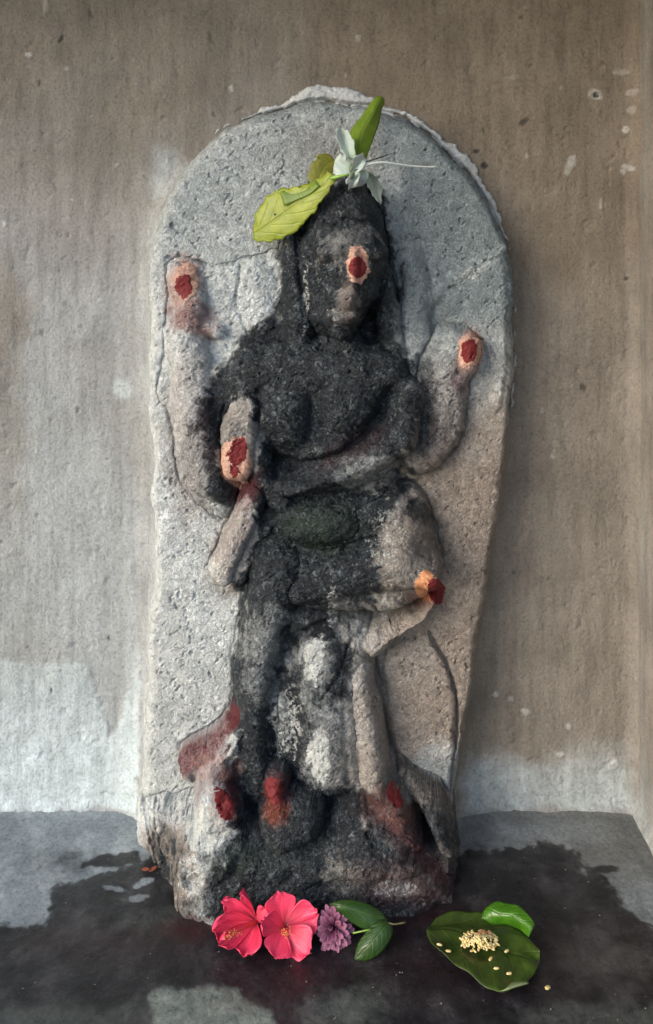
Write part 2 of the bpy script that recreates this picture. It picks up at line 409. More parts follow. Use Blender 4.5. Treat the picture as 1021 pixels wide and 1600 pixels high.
# legs and hanging cloth
pol([(385,930),(480,930),(585,990),(588,1060),(596,1140),(610,1205),(620,1250),(592,1290),(420,1310),(380,1290),(352,1180),(366,1080),(374,1000)], .128, .035, 'garment', .055, .006)
cap([(436,900,50,.158),(418,980,48,.156),(402,1060,44,.152),(398,1150,42,.150),(400,1240,46,.152)], 'figure', .08, .008)
cap([(500,1010,50,.140),(505,1100,62,.150),(510,1190,66,.152),(515,1240,60,.146)], 'garment', .09, .010)
cap([(560,1060,28,.132),(574,1150,30,.140),(584,1225,30,.146)], 'figure', .08, .008)
pol([(562,1012),(600,990),(660,965),(690,945),(668,980),(620,1010),(590,1040),(572,1035)], .132, .014, 'garment', .08, .005)
groove([(446,985),(436,1050),(416,1120),(426,1190),(446,1262)], 9.0, .020, .13)
groove([(452,1030),(468,1000),(520,984),(575,986),(620,980),(660,962)], 9.0, .020, .135)
groove([(455,1035),(470,1080),(500,1092),(530,1060),(552,1010)], 3.0, .004, .14)
groove([(440,1230),(500,1262),(560,1262),(600,1250)], 9.0, .014, .15)
for xx in (462, 540): groove([(xx,1110),(xx+3,1170),(xx+6,1230)], 4.0, .003, .15)
# leaf-shaped panel scratched into the slab beside the leg
pol([(600,1030),(640,1000),(668,990),(690,1020),(708,1060),(716,1120),(712,1190),(700,1265),(672,1290),(640,1240),(612,1160)], .083, .012, 'slab', .065, .004)
groove([(668,988),(694,1030),(710,1075),(716,1140),(706,1200),(702,1260),(690,1300)], 1.8, .010, .07)
groove([(588,1035),(592,1100),(606,1160),(620,1220),(640,1275),(668,1290)], 6.0, .014, .08)
# the lower left carving with its pointed snout
pol([(378,1092),(362,1100),(354,1140),(328,1170),(268,1204),(282,1228),(298,1240),(345,1240),(395,1215),(400,1110)], .132, .014, 'side', .06, .003, sm=1)
cap([(382,1132,14,.140),(358,1182,20,.146),(322,1208,16,.144)], 'side', .08, .005)
pol([(296,1236),(292,1300),(298,1345),(345,1345),(382,1330),(388,1262),(350,1228)], .178, .024, 'side', .07, .004)
cap([(335,1250,34,.180),(345,1290,30,.186)], 'side', .1, .006)
cap([(430,1225,24,.165),(432,1275,26,.176)], 'side', .1, .006)
groove([(300,1232),(330,1228),(352,1236)], 4.0, .007, .15)
groove([(388,1225),(392,1270),(388,1320)], 6.0, .009, .16)
# pedestal
def pedestal():
    xs = [-.300, -.286, -.274, -.250, -.225, -.190, -.150, .06, .130, .166, .178, .192, .21]
    ds = [-.25, .045, .085, .110, .140, .205, .215, .207, .200, .182, .130, .080, -.25]
    zt = [.03, .045, .060, .065, .070, .085, .100, .100, .070, .052, .045, .04, .03]
    dd = np.interp(X, xs, ds); zz = np.interp(X, xs, zt)
    zz = zz + fbm(X, Z, .04, 3, 71) * .012
    q = np.clip((zz - Z) / .035, -2, 1)
    dd = dd + fbm(X, Z, .035, 3, 73) * .008
    dd = dd - .014 * np.exp(-((Z - .038) / .008) ** 2) * sst(-.05, .02, X)      # a worn course line
    return np.minimum(dd, np.where(q > 0, .06 + (dd - .06) * np.sqrt(1 - (1 - np.clip(q, 0, 1)) ** 2), .06 + q * .2))
put(pedestal(), 'pedestal', .008)
# bark-like ribs on the left end
rib = np.abs(vn((X + Z * .35) / .010, Z / .05, 77)) 
H = H + (L == LAB['pedestal']) * sst(-.17, -.20, X) * (rib - .4) * .014
# feet and the roll of cloth on the right
cap([(592,1262,24,.166),(628,1306,28,.184),(652,1340,22,.188)], 'figure', .1, .006)
cap([(626,1212,9,.112),(652,1258,17,.138),(682,1300,24,.168),(704,1340,23,.180)], 'toe', .06, .002)
groove([(560,1285),(610,1320),(650,1330),(690,1378)], 6.0, .012, .18)
groove([(640,1255),(662,1300),(690,1345),(700,1380)], 6.0, .016, .16)
cap([(440,1318,40,.205),(480,1310,34,.2)], 'figure', .13, .008)
cap([(560,1330,44,.200),(620,1345,34,.2)], 'figure', .13, .008)
groove([(360,1320),(380,1335),(370,1370),(340,1390)], 5.0, .006, .21)
groove([(300,1330),(360,1330),(420,1310)], 4.0, .007, .2)
# bottom: keep the foot of the stone upright
# mortar bead round the upper rim
mor_in = polysd(X0, Z0, smooth_poly(SP[8:27], 2)) if False else polysd(X0, Z0, SP)
ang = np.arctan2(X0 - .0, Z0 - .60)
px0 = X0 * 1000 + CX; py0 = ZF - Z0 * 1000
wd = np.interp(ang, [-.52, -.41, -.38, -.22, -.12, 0.0, .08, .2, .38, .55, .75, .9, 1.15, 1.5, 1.62], [0, 0, 8, 12, 18, 29, 24, 13, 19, 21, 10, 5, 10, 12, 0]) / 1000
wd = wd * (1 + .55 * fbm(X0, Z0, .03, 4, 91)) + fbm(X0, Z0, .009, 3, 95) * .0028
mo = np.where(wd > .001, (wd + s * 1.0), -1)           # positive inside the bead
hm = np.where(mo > 0, -.001 + .011 * np.clip(mo / .012, 0, 1) ** .4 + fbm(X0, Z0, .022, 4, 97) * .004, -.02)
hm = np.where((s < .002) & (Z0 > .2), hm, -.02)
gap = np.exp(-((s + .003) / .0035) ** 2)                # the dark gap between bead and stone
hm = hm - .010 * gap
isM = (hm > H) & (hm > .0005)
L = np.where(isM, LAB['mortar'], L); H = np.where(isM, hm, H)

# crisp undercut outlines where the relief meets the slab
# rough surface: pits, grains and worn ridges, raised along the surface normal
def normals(x, y, z):
    ax, ay, az = np.gradient(x, axis=1), np.gradient(y, axis=1), np.gradient(z, axis=1)
    bx, by, bz = np.gradient(x, axis=0), np.gradient(y, axis=0), np.gradient(z, axis=0)
    n = np.stack([ay * bz - az * by, az * bx - ax * bz, ax * by - ay * bx], -1)
    return n / (np.linalg.norm(n, axis=-1, keepdims=True) + 1e-12)
def blur(a, n):
    for _ in range(n):
        p = np.pad(a, 1, mode='edge'); a = (p[:-2, 1:-1] + p[2:, 1:-1] + p[1:-1, :-2] + p[1:-1, 2:] + 4 * a) / 8
    return a
TH = L == LAB['slab']; isM = L == LAB['mortar']
HB = blur(H, 6)
QX, QZ = X0 + .62 * HB, Z0 - .78 * HB                    # so that nothing smears down the steep sides
rg = np.abs(fbm(QX + wx, QZ + wz, .0075, 3, 41)); rg2 = np.abs(fbm(QX - wz, QZ + wx, .0045, 2, 43))
rough = np.where(isM, .5, np.where(TH, .5, 1.0))
smoothR = sst(.03, .10, X0) * sst(.78, .95, Z0)
rough = rough * (1 - .75 * smoothR * TH)
disp = rough * (fbm(QX, QZ, .030, 4, 47) * .0040 + fbm(QX, QZ, .006, 2, 49) * .0012 - np.clip(.16 - rg, 0, 1) * .0065 - np.clip(.2 - rg2, 0, 1) * .0030)
disp = disp - np.clip(fbm(QX, QZ, .0065, 2, 53) - .44, 0, 1) * .011 * (~isM)
disp = disp * (H > .004)
for lab_, amt, nb in (('slab', .013, 4), ('figure', .012, 3), ('garment', .010, 3), ('side', .010, 3)):
    oth = {'slab': (L > 1) & (L != 9), 'figure': (L == 11) | (L == 6) | (L == 8), 'garment': (L == 6) | (L == 2), 'side': (L == 5)}[lab_]
    m_ = blur(oth.astype(float), nb * 2) * (L == LAB[lab_])
    H = H - amt * m_ * sst(.02, .04, H)

# pixel-like measured coordinates of every surface point, for placing the stains
T = D / (D - H); U = X0 * T * 1000 + CX; V = HZ - (Z0 - ZC) * T * 1000
nA = fbm(QX, QZ, .03, 4, 101); nB = fbm(QX, QZ, .010, 3, 111); nC = fbm(X0, Z0, .10, 3, 121)
def mpoly(P, soft=14, jit=14):
    s_ = polysd(U, V, P) + nA * jit + nB * jit * .7
    return sst(-soft, soft, s_)
def mell(cx, cy, rx, ry, ang=0, soft=.35, jit=.25):
    a = R(ang); u = ((U - cx) * math.cos(a) + (V - cy) * math.sin(a)) / rx; v = (-(U - cx) * math.sin(a) + (V - cy) * math.cos(a)) / ry
    q = np.sqrt(u * u + v * v) + nB * jit + nA * jit * .6
    return 1 - sst(1 - soft, 1 + soft, q)
body_m = (L == 2) | (L == 4) | (L == 5) | (L == 7)
oil = mpoly([(550,275),(500,285),(462,330),(440,420),(440,490),(385,530),(335,585),(312,660),(318,760),(352,800),(375,830),(372,860),(352,912),(368,935),(352,1010),(344,1080),(362,1150),(350,1220),(362,1262),(350,1320),(320,1380),(330,1450),(700,1450),(690,1340),(620,1330),(560,1280),(540,1220),(530,1100),(560,1030),(560,980),(590,900),(580,830),(640,760),(640,700),(662,640),(640,560),(620,500),(618,400),(600,310)], 24, 18)
oil = oil * np.where(body_m | (V < 925) | (L == 3), 1.0, .25)
oil *= 1 - .5 * mell(515, 1170, 46, 84) ; oil *= 1 - .5 * mell(490, 1040, 34, 44); oil *= 1 - .55 * mell(578, 1140, 34, 110)
oil *= 1 - .55 * mell(542, 385, 50, 44, 0, .15, .5) ; oil *= 1 - .55 * mell(540, 480, 24, 34, 0, .15, .6)
oil *= 1 - .85 * mell(376, 690, 34, 76, 0, .15); oil *= 1 - .9 * mell(362, 850, 34, 78, 22, .15)
oil *= 1 - .5 * mell(540, 960, 26, 45); oil *= 1 - .35 * mell(560, 735, 90, 30)
oil *= 1 - .4 * mell(610, 1380, 110, 34); oil *= 1 - .8 * mell(320, 1290, 40, 56)
oil *= 1 - .35 * mell(430, 1000, 60, 60)
oil = np.maximum(oil, .75 * mell(470, 1110, 36, 90)) ; oil = np.maximum(oil, .85 * mell(515, 1255, 90, 26))
oil = np.maximum(oil, .55 * mell(350, 1330, 44, 30, 20)); oil = np.maximum(oil, .45 * mell(255, 1340, 26, 50))
oil = np.maximum(oil, .4 * mell(300, 1420, 60, 26)); oil = np.maximum(oil, .5 * mell(660, 640, 30, 90))
oil = np.maximum(oil, .8 * mell(655, 800, 16, 24, -30)); oil = np.maximum(oil, .48 * mell(640, 860, 70, 90)); oil = np.maximum(oil, .3 * mell(690, 640, 50, 110))
oil = np.maximum(oil, .30 * mell(330, 720, 60, 90)); oil = np.maximum(oil, .7 * mell(715, 1380, 26, 60)); oil = np.maximum(oil, .66 * mell(650, 1335, 95, 85, 0, .4)); oil = np.maximum(oil, .4 * mell(255, 1370, 40, 80, 0, .5))
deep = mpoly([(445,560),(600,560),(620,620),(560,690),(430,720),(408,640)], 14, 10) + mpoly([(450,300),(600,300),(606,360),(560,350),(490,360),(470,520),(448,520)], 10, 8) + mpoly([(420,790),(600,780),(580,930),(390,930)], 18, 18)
oil = oil * (1 - .22 * sst(.05, .40, fbm(QX, QZ, .045, 4, 141)) - .03 * sst(640, 900, V))
oil = oil * (1 - .42 * mell(640, 870, 62, 90, 0, .6, .5)) * (1 - .30 * mell(400, 1040, 46, 110, 0, .5, .5)) * (1 - .20 * mell(520, 1110, 80, 140, 0, .5, .5)) * (1 - .35 * mell(590, 735, 60, 28, -20, .5, .5)) * (1 - .28 * mell(470, 1340, 120, 34, 0, .6, .7)) * (1 - .3 * mell(450, 640, 40, 36, 0, .6, .6))
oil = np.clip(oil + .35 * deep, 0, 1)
stripe = .75 * sst(.0, .5, vn((QX + QZ * .35) / .007, QZ / .035, 78) + .5 * nB)
oil = np.maximum(oil, .85 * stripe * mell(262, 1372, 46, 88, 0, .35, .4)); oil = np.maximum(oil, .6 * mell(650, 1300, 50, 60, 30, .5))
oil = np.maximum(oil, .5 * mell(610, 1270, 40, 60, 0, .6))
red = .8 * mell(300, 495, 40, 26, 20, .6, .5)
side_m = blur((L == LAB['side']).astype(float), 3)
red = np.maximum(red, .95 * side_m * mpoly([(388,1060),(320,1060),(290,1110),(250,1150),(235,1200),(272,1222),(322,1196),(352,1164),(372,1130)], 6, 7))
red = np.maximum(red, .5 * side_m * mpoly([(255,1190),(356,1160),(352,1222),(318,1236),(304,1266),(262,1240)], 10, 8))
red = np.maximum(red, .65 * mell(385, 765, 20, 40, 15, .5)); red = np.maximum(red, .25 * mell(370, 830, 24, 50, 20, .6))
red = np.maximum(red, .55 * mell(350, 1240, 24, 50, 0, .5)); red = np.maximum(red, .6 * mell(432, 1250, 20, 42, 0, .4))
red = np.maximum(red, .35 * mell(632, 1300, 24, 60, -35, .6)); red = np.maximum(red, .5 * mell(668, 1345, 14, 60, -38, .6))
red = np.maximum(red, .5 * mell(722, 590, 16, 26)); red = np.maximum(red, .45 * mell(664, 935, 30, 14))
red = np.maximum(red, .14 * mell(550, 700, 60, 20, -30)); red = np.maximum(red, .25 * mell(640, 1380, 80, 40))
red = np.maximum(red, .35 * mell(300, 1440, 30, 10)); red = np.maximum(red, .14 * mell(290, 660, 40, 160)); red = np.maximum(red, .12 * mell(700, 650, 36, 80))
pale = .68 * mell(492, 1030, 17, 38, 14, .4, .5); pale = np.maximum(pale, .68 * mell(500, 1178, 19, 52, -6, .4, .6))
pale = np.maximum(pale, .5 * mell(450, 1130, 26, 60, 0, .5, .6)); pale = np.maximum(pale, .75 * mell(322, 1295, 34, 42, 0, .3))
pale = np.maximum(pale, .55 * mell(362, 1180, 10, 20, 25)); pale = np.maximum(pale, .5 * mell(300, 1370, 22, 40)); pale = np.maximum(pale, .35 * mell(528, 490, 20, 16, 0, .5, .6))
pale = np.maximum(pale, .16 * mell(545, 385, 44, 34, 0, .4, .7)); pale = np.maximum(pale, .2 * mell(505, 420, 16, 50, 0, .5, .8)); pale = np.maximum(pale, .45 * mell(520, 950, 10, 34)); pale = np.maximum(pale, .45 * mell(600, 950, 12, 30))
pale = np.maximum(pale, .45 * mell(478, 470, 6, 60, 0, .5, .6)); pale = np.maximum(pale, .4 * mell(620, 1390, 40, 18)); pale = np.maximum(pale, .35 * mell(640, 540, 18, 30))
pale = np.maximum(pale, .35 * mell(600, 840, 30, 60, 0, .5, .6)); pale = np.maximum(pale, .6 * mell(780, 605, 8, 14)); pale = np.maximum(pale, .55 * sst(400, 260, U) * sst(1330, 1250, V) * sst(700, 1000, V))
pale = np.maximum(pale, .45 * mell(738, 425, 50, 10, -35, .5, .5)); pale = np.maximum(pale, .4 * mell(245, 560, 9, 230, 0, .5, .6))
warm = sst(440, 660, U + nC * 90) * sst(480, 760, V + nC * 120) * .95
warm = np.maximum(warm, .75 * mell(376, 690, 34, 76)); warm = np.maximum(warm, .7 * mell(545, 430, 60, 110)); warm = np.maximum(warm, .35 * mell(300, 680, 44, 150))
warm = np.maximum(warm, .5 * mell(440, 330 , 60, 60) * 0); warm = np.maximum(warm, .5 * mell(510, 225, 60, 36, 0, .7)); warm = np.maximum(warm, .9 * mell(260, 1370, 55, 90)); warm = np.maximum(warm, .6*mell(370, 860, 40, 80, 20))
warm = warm * (1 - .6 * mell(690, 1210, 50, 50)); warm = np.where(L == LAB['toe'], .9, warm)
cool = sst(560, 660, U + nC * 60) * (1 - sst(470, 640, V + nC * 60)) * .95
cool = np.maximum(cool, .65 * (1 - sst(168, 205, V + (U - 520) ** 2 * -.0009 + nA * 16)))
cool = np.maximum(cool, .45 * (1 - sst(300, 520, V + nC * 60))); cool = np.maximum(cool, .45 * mell(660, 1220, 50, 40)) * (L != LAB['toe']); cool = np.maximum(cool, .6 * mell(600, 1180, 18, 110, 15) * 0)
oil = np.where(L == LAB['toe'], np.maximum(oil, .38), oil); oil = np.maximum(oil, .34 * (L == LAB['pedestal']) * sst(600, 640, U))
warm = np.maximum(warm, .8 * (L == LAB['pedestal']) * sst(420, 560, U))
moss = mell(505, 825, 60, 38, 0, .6) ; moss = np.maximum(moss, .6 * mell(370, 1340, 60, 30, 0, .5)); moss = np.maximum(moss, .35 * mell(280, 1150, 60, 100, 0, .8))
peach = .75 * mell(287, 445, 28, 46, 0, .45, .3); peach = np.maximum(peach, .65 * mell(734, 552, 20, 36, 0, .4, .4)); peach = np.maximum(peach, .3 * mell(310, 500, 34, 26)); peach = np.maximum(peach, .12 * mell(545, 470, 14, 40)); peach = np.maximum(peach, .3 * mell(335, 1200, 40, 22)); peach = np.maximum(peach, .35 * mell(668, 938, 30, 10))
orange = .45 * mell(432, 1268, 18, 24, 0, .5, .5); orange = np.maximum(orange, .25 * mell(625, 1272, 24, 22, 0, .6, .5)); orange = np.maximum(orange, .2 * mell(590, 1260, 30, 24, 0, .6, .5))

# marks of paste and vermilion: thin layers with their own edges
fj = fbm(QX, QZ, .009, 4, 131, .7) * 1.3
def mq(cx, cy, rx, ry, ang=0, jit=.25):
    a = R(ang); u = ((U - cx) * math.cos(a) + (V - cy) * math.sin(a)) / rx; v = (-(U - cx) * math.sin(a) + (V - cy) * math.cos(a)) / ry
    return np.sqrt(u * u + v * v) + fj * jit * .9
marks = []   # (paste_mask, paste_mat, dot_mask, label)
marks.append((mq(558, 413, 18, 29, 0, .25) < 1, 'p', mq(558, 418, 12.5, 16.5, 0, .08) < 1, 'oval red mark ringed with pale paste on the forehead'))
marks.append((mq(292, 440, 19, 28, 0, .25) < 1, 'p', mq(287, 448, 13, 18, 5, .3) < 1, 'red mark on the raised hand at the upper left'))
marks.append((mq(735, 548, 19, 30, 10, .3) < 1, 'p', mq(733, 550, 12, 18, 8, .25) < 1, 'ragged red mark on the small right hand'))
marks.append((mq(369, 722, 25, 38, 0, .35) < 1, 'p', (mq(371, 708, 15, 22, 8, .35) < 1) | (mq(367, 736, 8, 10, 0, .6) < 1), 'red mark in pale paste on the upright left palm'))
marks.append((mq(667, 916, 17, 22, 0, .35) < 1, 'o', mq(681, 924, 13, 20, -18, .2) < 1, 'orange and red mark on the knee'))
marks.append((None, 'p', mq(349, 1258, 12, 27, -22, .5) < 1, 'red smear on the pale block at the lower left'))
marks.append((None, 'p', mq(429, 1238, 12, 25, -12, .5) < 1, 'red smear beside the dark hem'))
marks.append((None, 'p', mq(616, 1246, 10, 18, -35, .5) < 1, 'red smear above the right foot'))
Lm = L.copy(); nm = 20; mk = []
for pm, pk, dm, lb in marks:
    a = b = None
    if pm is not None:
        a = nm; Lm = np.where(pm & (L > 0) & (L != 9), nm, Lm); disp = disp + (pm & (H > .02)) * .0009; nm += 1
    b = nm; Lm = np.where(dm & (L > 0) & (L != 9), nm, Lm); disp = disp + (dm & (H > .02)) * .0005; nm += 1
    mk.append((a, pk, b, lb))

# outer faces and normals
n0 = normals(X0, -blur(H, 3), Z0)
PX, PY, PZ = X0 + n0[..., 0] * disp, -H + n0[..., 1] * disp, Z0 + n0[..., 2] * disp
Nrm = normals(PX, PY, PZ)
co = np.stack([PX, PY, PZ], -1).reshape(-1, 3)
nr, nc = H.shape
idx = np.arange(nr * nc).reshape(nr, nc)
quads = np.stack([idx[:-1, :-1], idx[:-1, 1:], idx[1:, 1:], idx[1:, :-1]], -1).reshape(-1, 4)
Lf = Lm[:-1, :-1].reshape(-1)
Hq = H.reshape(-1)[quads]
keep = (Lf > 0) & (Hq.max(1) > -.001)
ATT = dict(oil=oil, red=red, pale=pale, warm=warm, cool=cool, moss=moss, peach=peach, orange=orange)
ATTF = {k: np.clip(v, 0, 1).reshape(-1).astype(np.float32) for k, v in ATT.items()}
def mesh_from(name, co, q, nrm=None, atts=None):
    used, inv = np.unique(q, return_inverse=True); inv = inv.reshape(q.shape)
    me = bpy.data.meshes.new(name)
    me.vertices.add(len(used)); me.vertices.foreach_set('co', co[used].astype(np.float32).ravel())
    me.loops.add(inv.size); me.loops.foreach_set('vertex_index', inv.ravel().astype(np.int32))
    me.polygons.add(len(q)); me.polygons.foreach_set('loop_start', np.arange(0, inv.size, 4, dtype=np.int32))
    me.update(calc_edges=True)
    me.polygons.foreach_set('use_smooth', np.ones(len(q), bool))
    for k, v in (atts or {}).items():
        a = me.attributes.new(k, 'FLOAT', 'POINT'); a.data.foreach_set('value', v[used])
    if nrm is not None: me.normals_split_custom_set_from_vertices(nrm[used].tolist())
    me.validate(); return me
NR = Nrm.reshape(-1, 3)
idol = empty('stone_idol', (0, -.07, 0), 'weathered grey carved stone idol darkened with oil, set upright against the plastered wall', 'statue')
def part(name, lab, parent, mat=M_stone, label=None):
    sel = keep & (Lf == lab)
    if not sel.any(): return None
    o = link(name, mesh_from(name, co, quads[sel], NR, ATTF), mat, parent)
    if label: o['label'] = label
    return o
part('back_slab', 1, idol, label='pale round-topped slab behind the figure')
fig = part('figure', 2, idol, label='oil-blackened carved figure')
ped = part('pedestal', 5, idol)
part('hair', 3, fig); part('garment', 4, fig)
part('palm', 11, fig, label='upright left palm with a red mark'); part('sash_end', 6, fig, label='tapering stone end hanging below the left palm')
_q = quads[:, 0] % nc
_keep = keep.copy()
keep = _keep & (gx[_q] < 0); part('side_ornament', 10, idol, label='worn carving beside the upper left hand')
keep = _keep & (gx[_q] >= 0); part('side_ornament', 10, idol, label='worn ridge beside the right shoulder')
keep = _keep
part('side_carving', 7, idol, label='pointed carving at the lower left with a red back')
part('cloth_roll', 8, idol, label='curled roll of stone at the lower right')
for a, pk, b, lb in mk:
    if a:
        o = part('paste_patch', a, idol, M_orange if pk == 'o' else M_paste, 'pale paste round the ' + lb.split(' mark')[0] + ' mark')
        o['label'] = 'paste patch of the ' + lb
        d_ = part('vermilion_dot', b, o, M_red)
    else:
        d_ = part('vermilion_smear', b, idol, M_red, lb)

# ------------------------------------------------------------------ wall
wall = empty('plastered_wall', (0, 0, 0), 'rough stained plaster wall standing behind the stone idol', 'wall')
CORN = .489
xa = np.concatenate([np.linspace(-3, -.62, 24), np.arange(-.60, .44, .0028), np.arange(.44, CORN + .001, .0014)])
za = np.concatenate([np.arange(-.02, 1.30, .0028), np.linspace(1.31, 2.6, 12)])
WX, WZ = np.meshgrid(xa, za)
WU = WX * 1000 + CX; WV = ZF - WZ * 1000
wA = fbm(WX, WZ, .03, 4, 201); wB = fbm(WX, WZ, .009, 3, 211); wC = fbm(WX, WZ, .16, 4, 221)
WH = fbm(WX, WZ, .25, 3, 231) * .004 + fbm(WX, WZ, .02, 4, 233) * .0011 - np.clip(fbm(WX, WZ, .010, 2, 235) - .45, 0, 1) * .006
# concave rounded corner into the right jamb and a soft cove at the ledge
WH = WH + .030 * np.clip((WX - (CORN - .030)) / .030, 0, 1) ** 3 
cove = np.clip((.020 - WZ) / .020, 0, 1); WH = WH + .010 * cove ** 2
# plaster dragged up against the stone
ss = polysd(WX, WZ, [(x * 1.0, z) for x, z in SP])
WH = WH + .034 * np.exp(-np.clip(-ss, 0, 1) / .018) * np.where(WX < 0, sst(1.04, .92, WZ), sst(.64, .54, WZ))
# old plaster patch, lower left, 2 mm proud
lpatch = polysd(WU, WV, [(-400,1030),(-20,1024),(10,1026),(40,1034),(90,1030),(140,1034),(146,1060),(160,1100),(172,1150),(190,1120),(204,1060),(214,1000),(225,1000),(220,1262),(-400,1262)]) + wB * 5 + wA * 6
WH = WH + .0018 * sst(-1, 3, lpatch)
wash = sst(-4, 6, lpatch) * (.62 + .38 * sst(1040, 1200, WV)) 
rpatch = polysd(WU, WV, [(722,1150),(745,1165),(790,1160),(830,1180),(860,1172),(890,1150),(940,1110),(990,1080),(1000,1270),(712,1270)]) + wA * 16
wash = np.maximum(wash, .62 * sst(-10, 26, rpatch) * sst(1130, 1230, WV + wC * 30))
halo = np.exp(-np.clip(-ss, 0, 1) / .028) * sst(300, 340, WV) * sst(420, 380, WU)
wash = np.maximum(wash, .35 * halo); wash = np.maximum(wash, .5 * (1 - sst(.0, 1.3, np.hypot((WU - 265) / 34, (WV - 270) / 60) + wA * .5)))
wash = np.maximum(wash, .4 * np.exp(-((WU - 205) / 10) ** 2) * sst(760, 1000, WV)); wash = np.maximum(wash, .55 * (1 - sst(.6, 1.1, np.hypot((WU - 192) / 20, (WV - 606) / 20) + wB * .3)))
wash = np.maximum(wash, .25 * sst(260, 900, WV) * sst(420, 100, WU))
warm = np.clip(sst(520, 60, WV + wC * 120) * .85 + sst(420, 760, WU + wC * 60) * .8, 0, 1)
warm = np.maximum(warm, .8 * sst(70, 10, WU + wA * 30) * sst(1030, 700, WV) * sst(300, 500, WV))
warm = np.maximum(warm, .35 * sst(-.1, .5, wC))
light = np.zeros_like(WX); dark = np.zeros_like(WX)
rs = np.random.RandomState(5)
def spot(cx, cy, rx, ry, v, ang=0, j=.5, arr=None, relief=0):
    global WH
    a = R(ang); u = ((WU - cx) * math.cos(a) + (WV - cy) * math.sin(a)) / rx; q = (-(WU - cx) * math.sin(a) + (WV - cy) * math.cos(a)) / ry
    g = (1 - sst(.7, 1.15, np.hypot(u, q) + wB * j))
    np.maximum(arr, v * g, out=arr)
    WH = WH + relief * g
for a in [(932,148,9,9,.7),(970,112,14,6,.35),(985,145,8,5,.4),(984,172,8,6,.5),(978,203,5,5,.75),(892,258,7,16,.55,30),(980,262,9,4,.55,20),(975,268,6,5,.5),(876,1178,6,4,.9),(822,1112,7,7,.5),(774,1083,4,3,.8),(798,1092,5,4,.5),(890,1135,4,5,.7),(958,1190,12,8,.4),(560,60,4,5,.4),(105,108,4,3,.6),(46,86,5,4,.7),(362,138,4,6,.6),(8,350,5,4,.7),(182,258,5,4,.5),(940,320,4,9,.4),(72,12,5,12,.4),(800,120,12,4,.2)]:
    spot(*a[:5], a[5] if len(a) > 5 else 0, .6, light, .0012)
spot(932, 149, 5, 5, .9, 0, .3, dark, -.003)
for a in [(95,62,3,8,.8,25),(142,22,3,9,.5,-20),(820,190,8,4,.7,-30),(744,237,5,3,.9),(758,258,4,5,.9),(912,606,6,7,.7),(978,435,5,4,.8),(1008,340,3,9,.6),(700,1090,3,6,.5),(170,996,2,4,.9),(82,1077,2,4,.9),(150,760,2,5,.6),(122,640,2,5,.5),(66,520,3,6,.4),(760,700,3,6,.3),(62,130,3,6,.8),(330,60,3,9,.4,-15)]:
    spot(*a[:5], a[5] if len(a) > 5 else 0, .5, dark, -.0015)
for k in range(90):
    spot(rs.uniform(0, 1021), rs.uniform(0, 1240), rs.uniform(1.2, 3.2), rs.uniform(1.5, 5), rs.uniform(.2, .6), rs.uniform(-30, 30), .4, light if k % 3 == 0 else dark, .0006 if k % 3 == 0 else -.0012)
wco = np.stack([WX, -WH, WZ], -1).reshape(-1, 3)
nr, nc = WX.shape; ix = np.arange(nr * nc).reshape(nr, nc)
wq = np.stack([ix[:-1, :-1], ix[:-1, 1:], ix[1:, 1:], ix[1:, :-1]], -1).reshape(-1, 4)
fa = {k: np.clip(v, 0, 1).reshape(-1).astype(np.float32) for k, v in dict(wash=wash, warm=warm, light=light, dark=dark).items()}
hid = (polysd(WX, WZ, SP) > .02).reshape(-1)[wq].all(1)      # nothing of the wall exists inside the stone
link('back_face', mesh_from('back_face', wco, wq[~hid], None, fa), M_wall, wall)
mo_ = link('mortar_bead', mesh_from('mortar_bead', co, quads[keep & (Lf == 9)], NR, ATTF), M_mortar, wall)
mo_['label'] = 'ragged pale mortar bead round the top of the slab'
# right jamb (the niche's side) and an unseen overhang added to shade the wall
ya = np.concatenate([np.arange(0.0, .62, .005)]); zb = np.concatenate([np.arange(-.02, 1.54, .005)])
JY, JZ = np.meshgrid(ya, zb)
JX = CORN - .006 - fbm(JY, JZ, .2, 3, 241) * .003 - fbm(JY, JZ, .02, 3, 243) * .001 - .010 * np.clip((.02 - JZ) / .02, 0, 1) ** 2
JX[:, 0] = CORN + .002
nr, nc = JY.shape; ix = np.arange(nr * nc).reshape(nr, nc)
jq = np.stack([ix[:-1, :-1], ix[:-1, 1:], ix[1:, 1:], ix[1:, :-1]], -1).reshape(-1, 4)
jf = {'wash': (.35 * sst(.12, .0, JZ)).ravel().astype(np.float32), 'warm': (.6 + .3 * fbm(JY, JZ, .15, 3, 245)).ravel().astype(np.float32), 'light': np.zeros(JY.size, np.float32), 'dark': np.zeros(JY.size, np.float32)}
link('side_return', mesh_from('side_return', np.stack([JX, -JY, JZ], -1).reshape(-1, 3), jq, None, jf), M_wall, wall)
def boxmesh(name, x0, x1, y0, y1, z0, z1):
    v = [(x, y, z) for z in (z0, z1) for y in (y0, y1) for x in (x0, x1)]
    f = [(0, 2, 3, 1), (4, 5, 7, 6), (0, 1, 5, 4), (2, 6, 7, 3), (0, 4, 6, 2), (1, 3, 7, 5)]
    me = bpy.data.meshes.new(name); me.from_pydata(v, [], f); me.update()
    for k, val in (('warm', .6), ('wash', 0.), ('light', 0.), ('dark', 0.)):
        a = me.attributes.new(k, 'FLOAT', 'POINT'); a.data.foreach_set('value', [val] * 8)
    return me
link('added_shade_lintel', boxmesh('added_shade_lintel', -3, 1.6, -.62, -.004, 1.54, 2.6), M_wall, wall)  # added out of view to darken the upper wall
link('jamb_block', boxmesh('jamb_block', CORN + .006, 1.6, -.619, -.004, -.02, 1.538), M_wall, wall)  # jamb depth drawn out to hold back sky light from the right

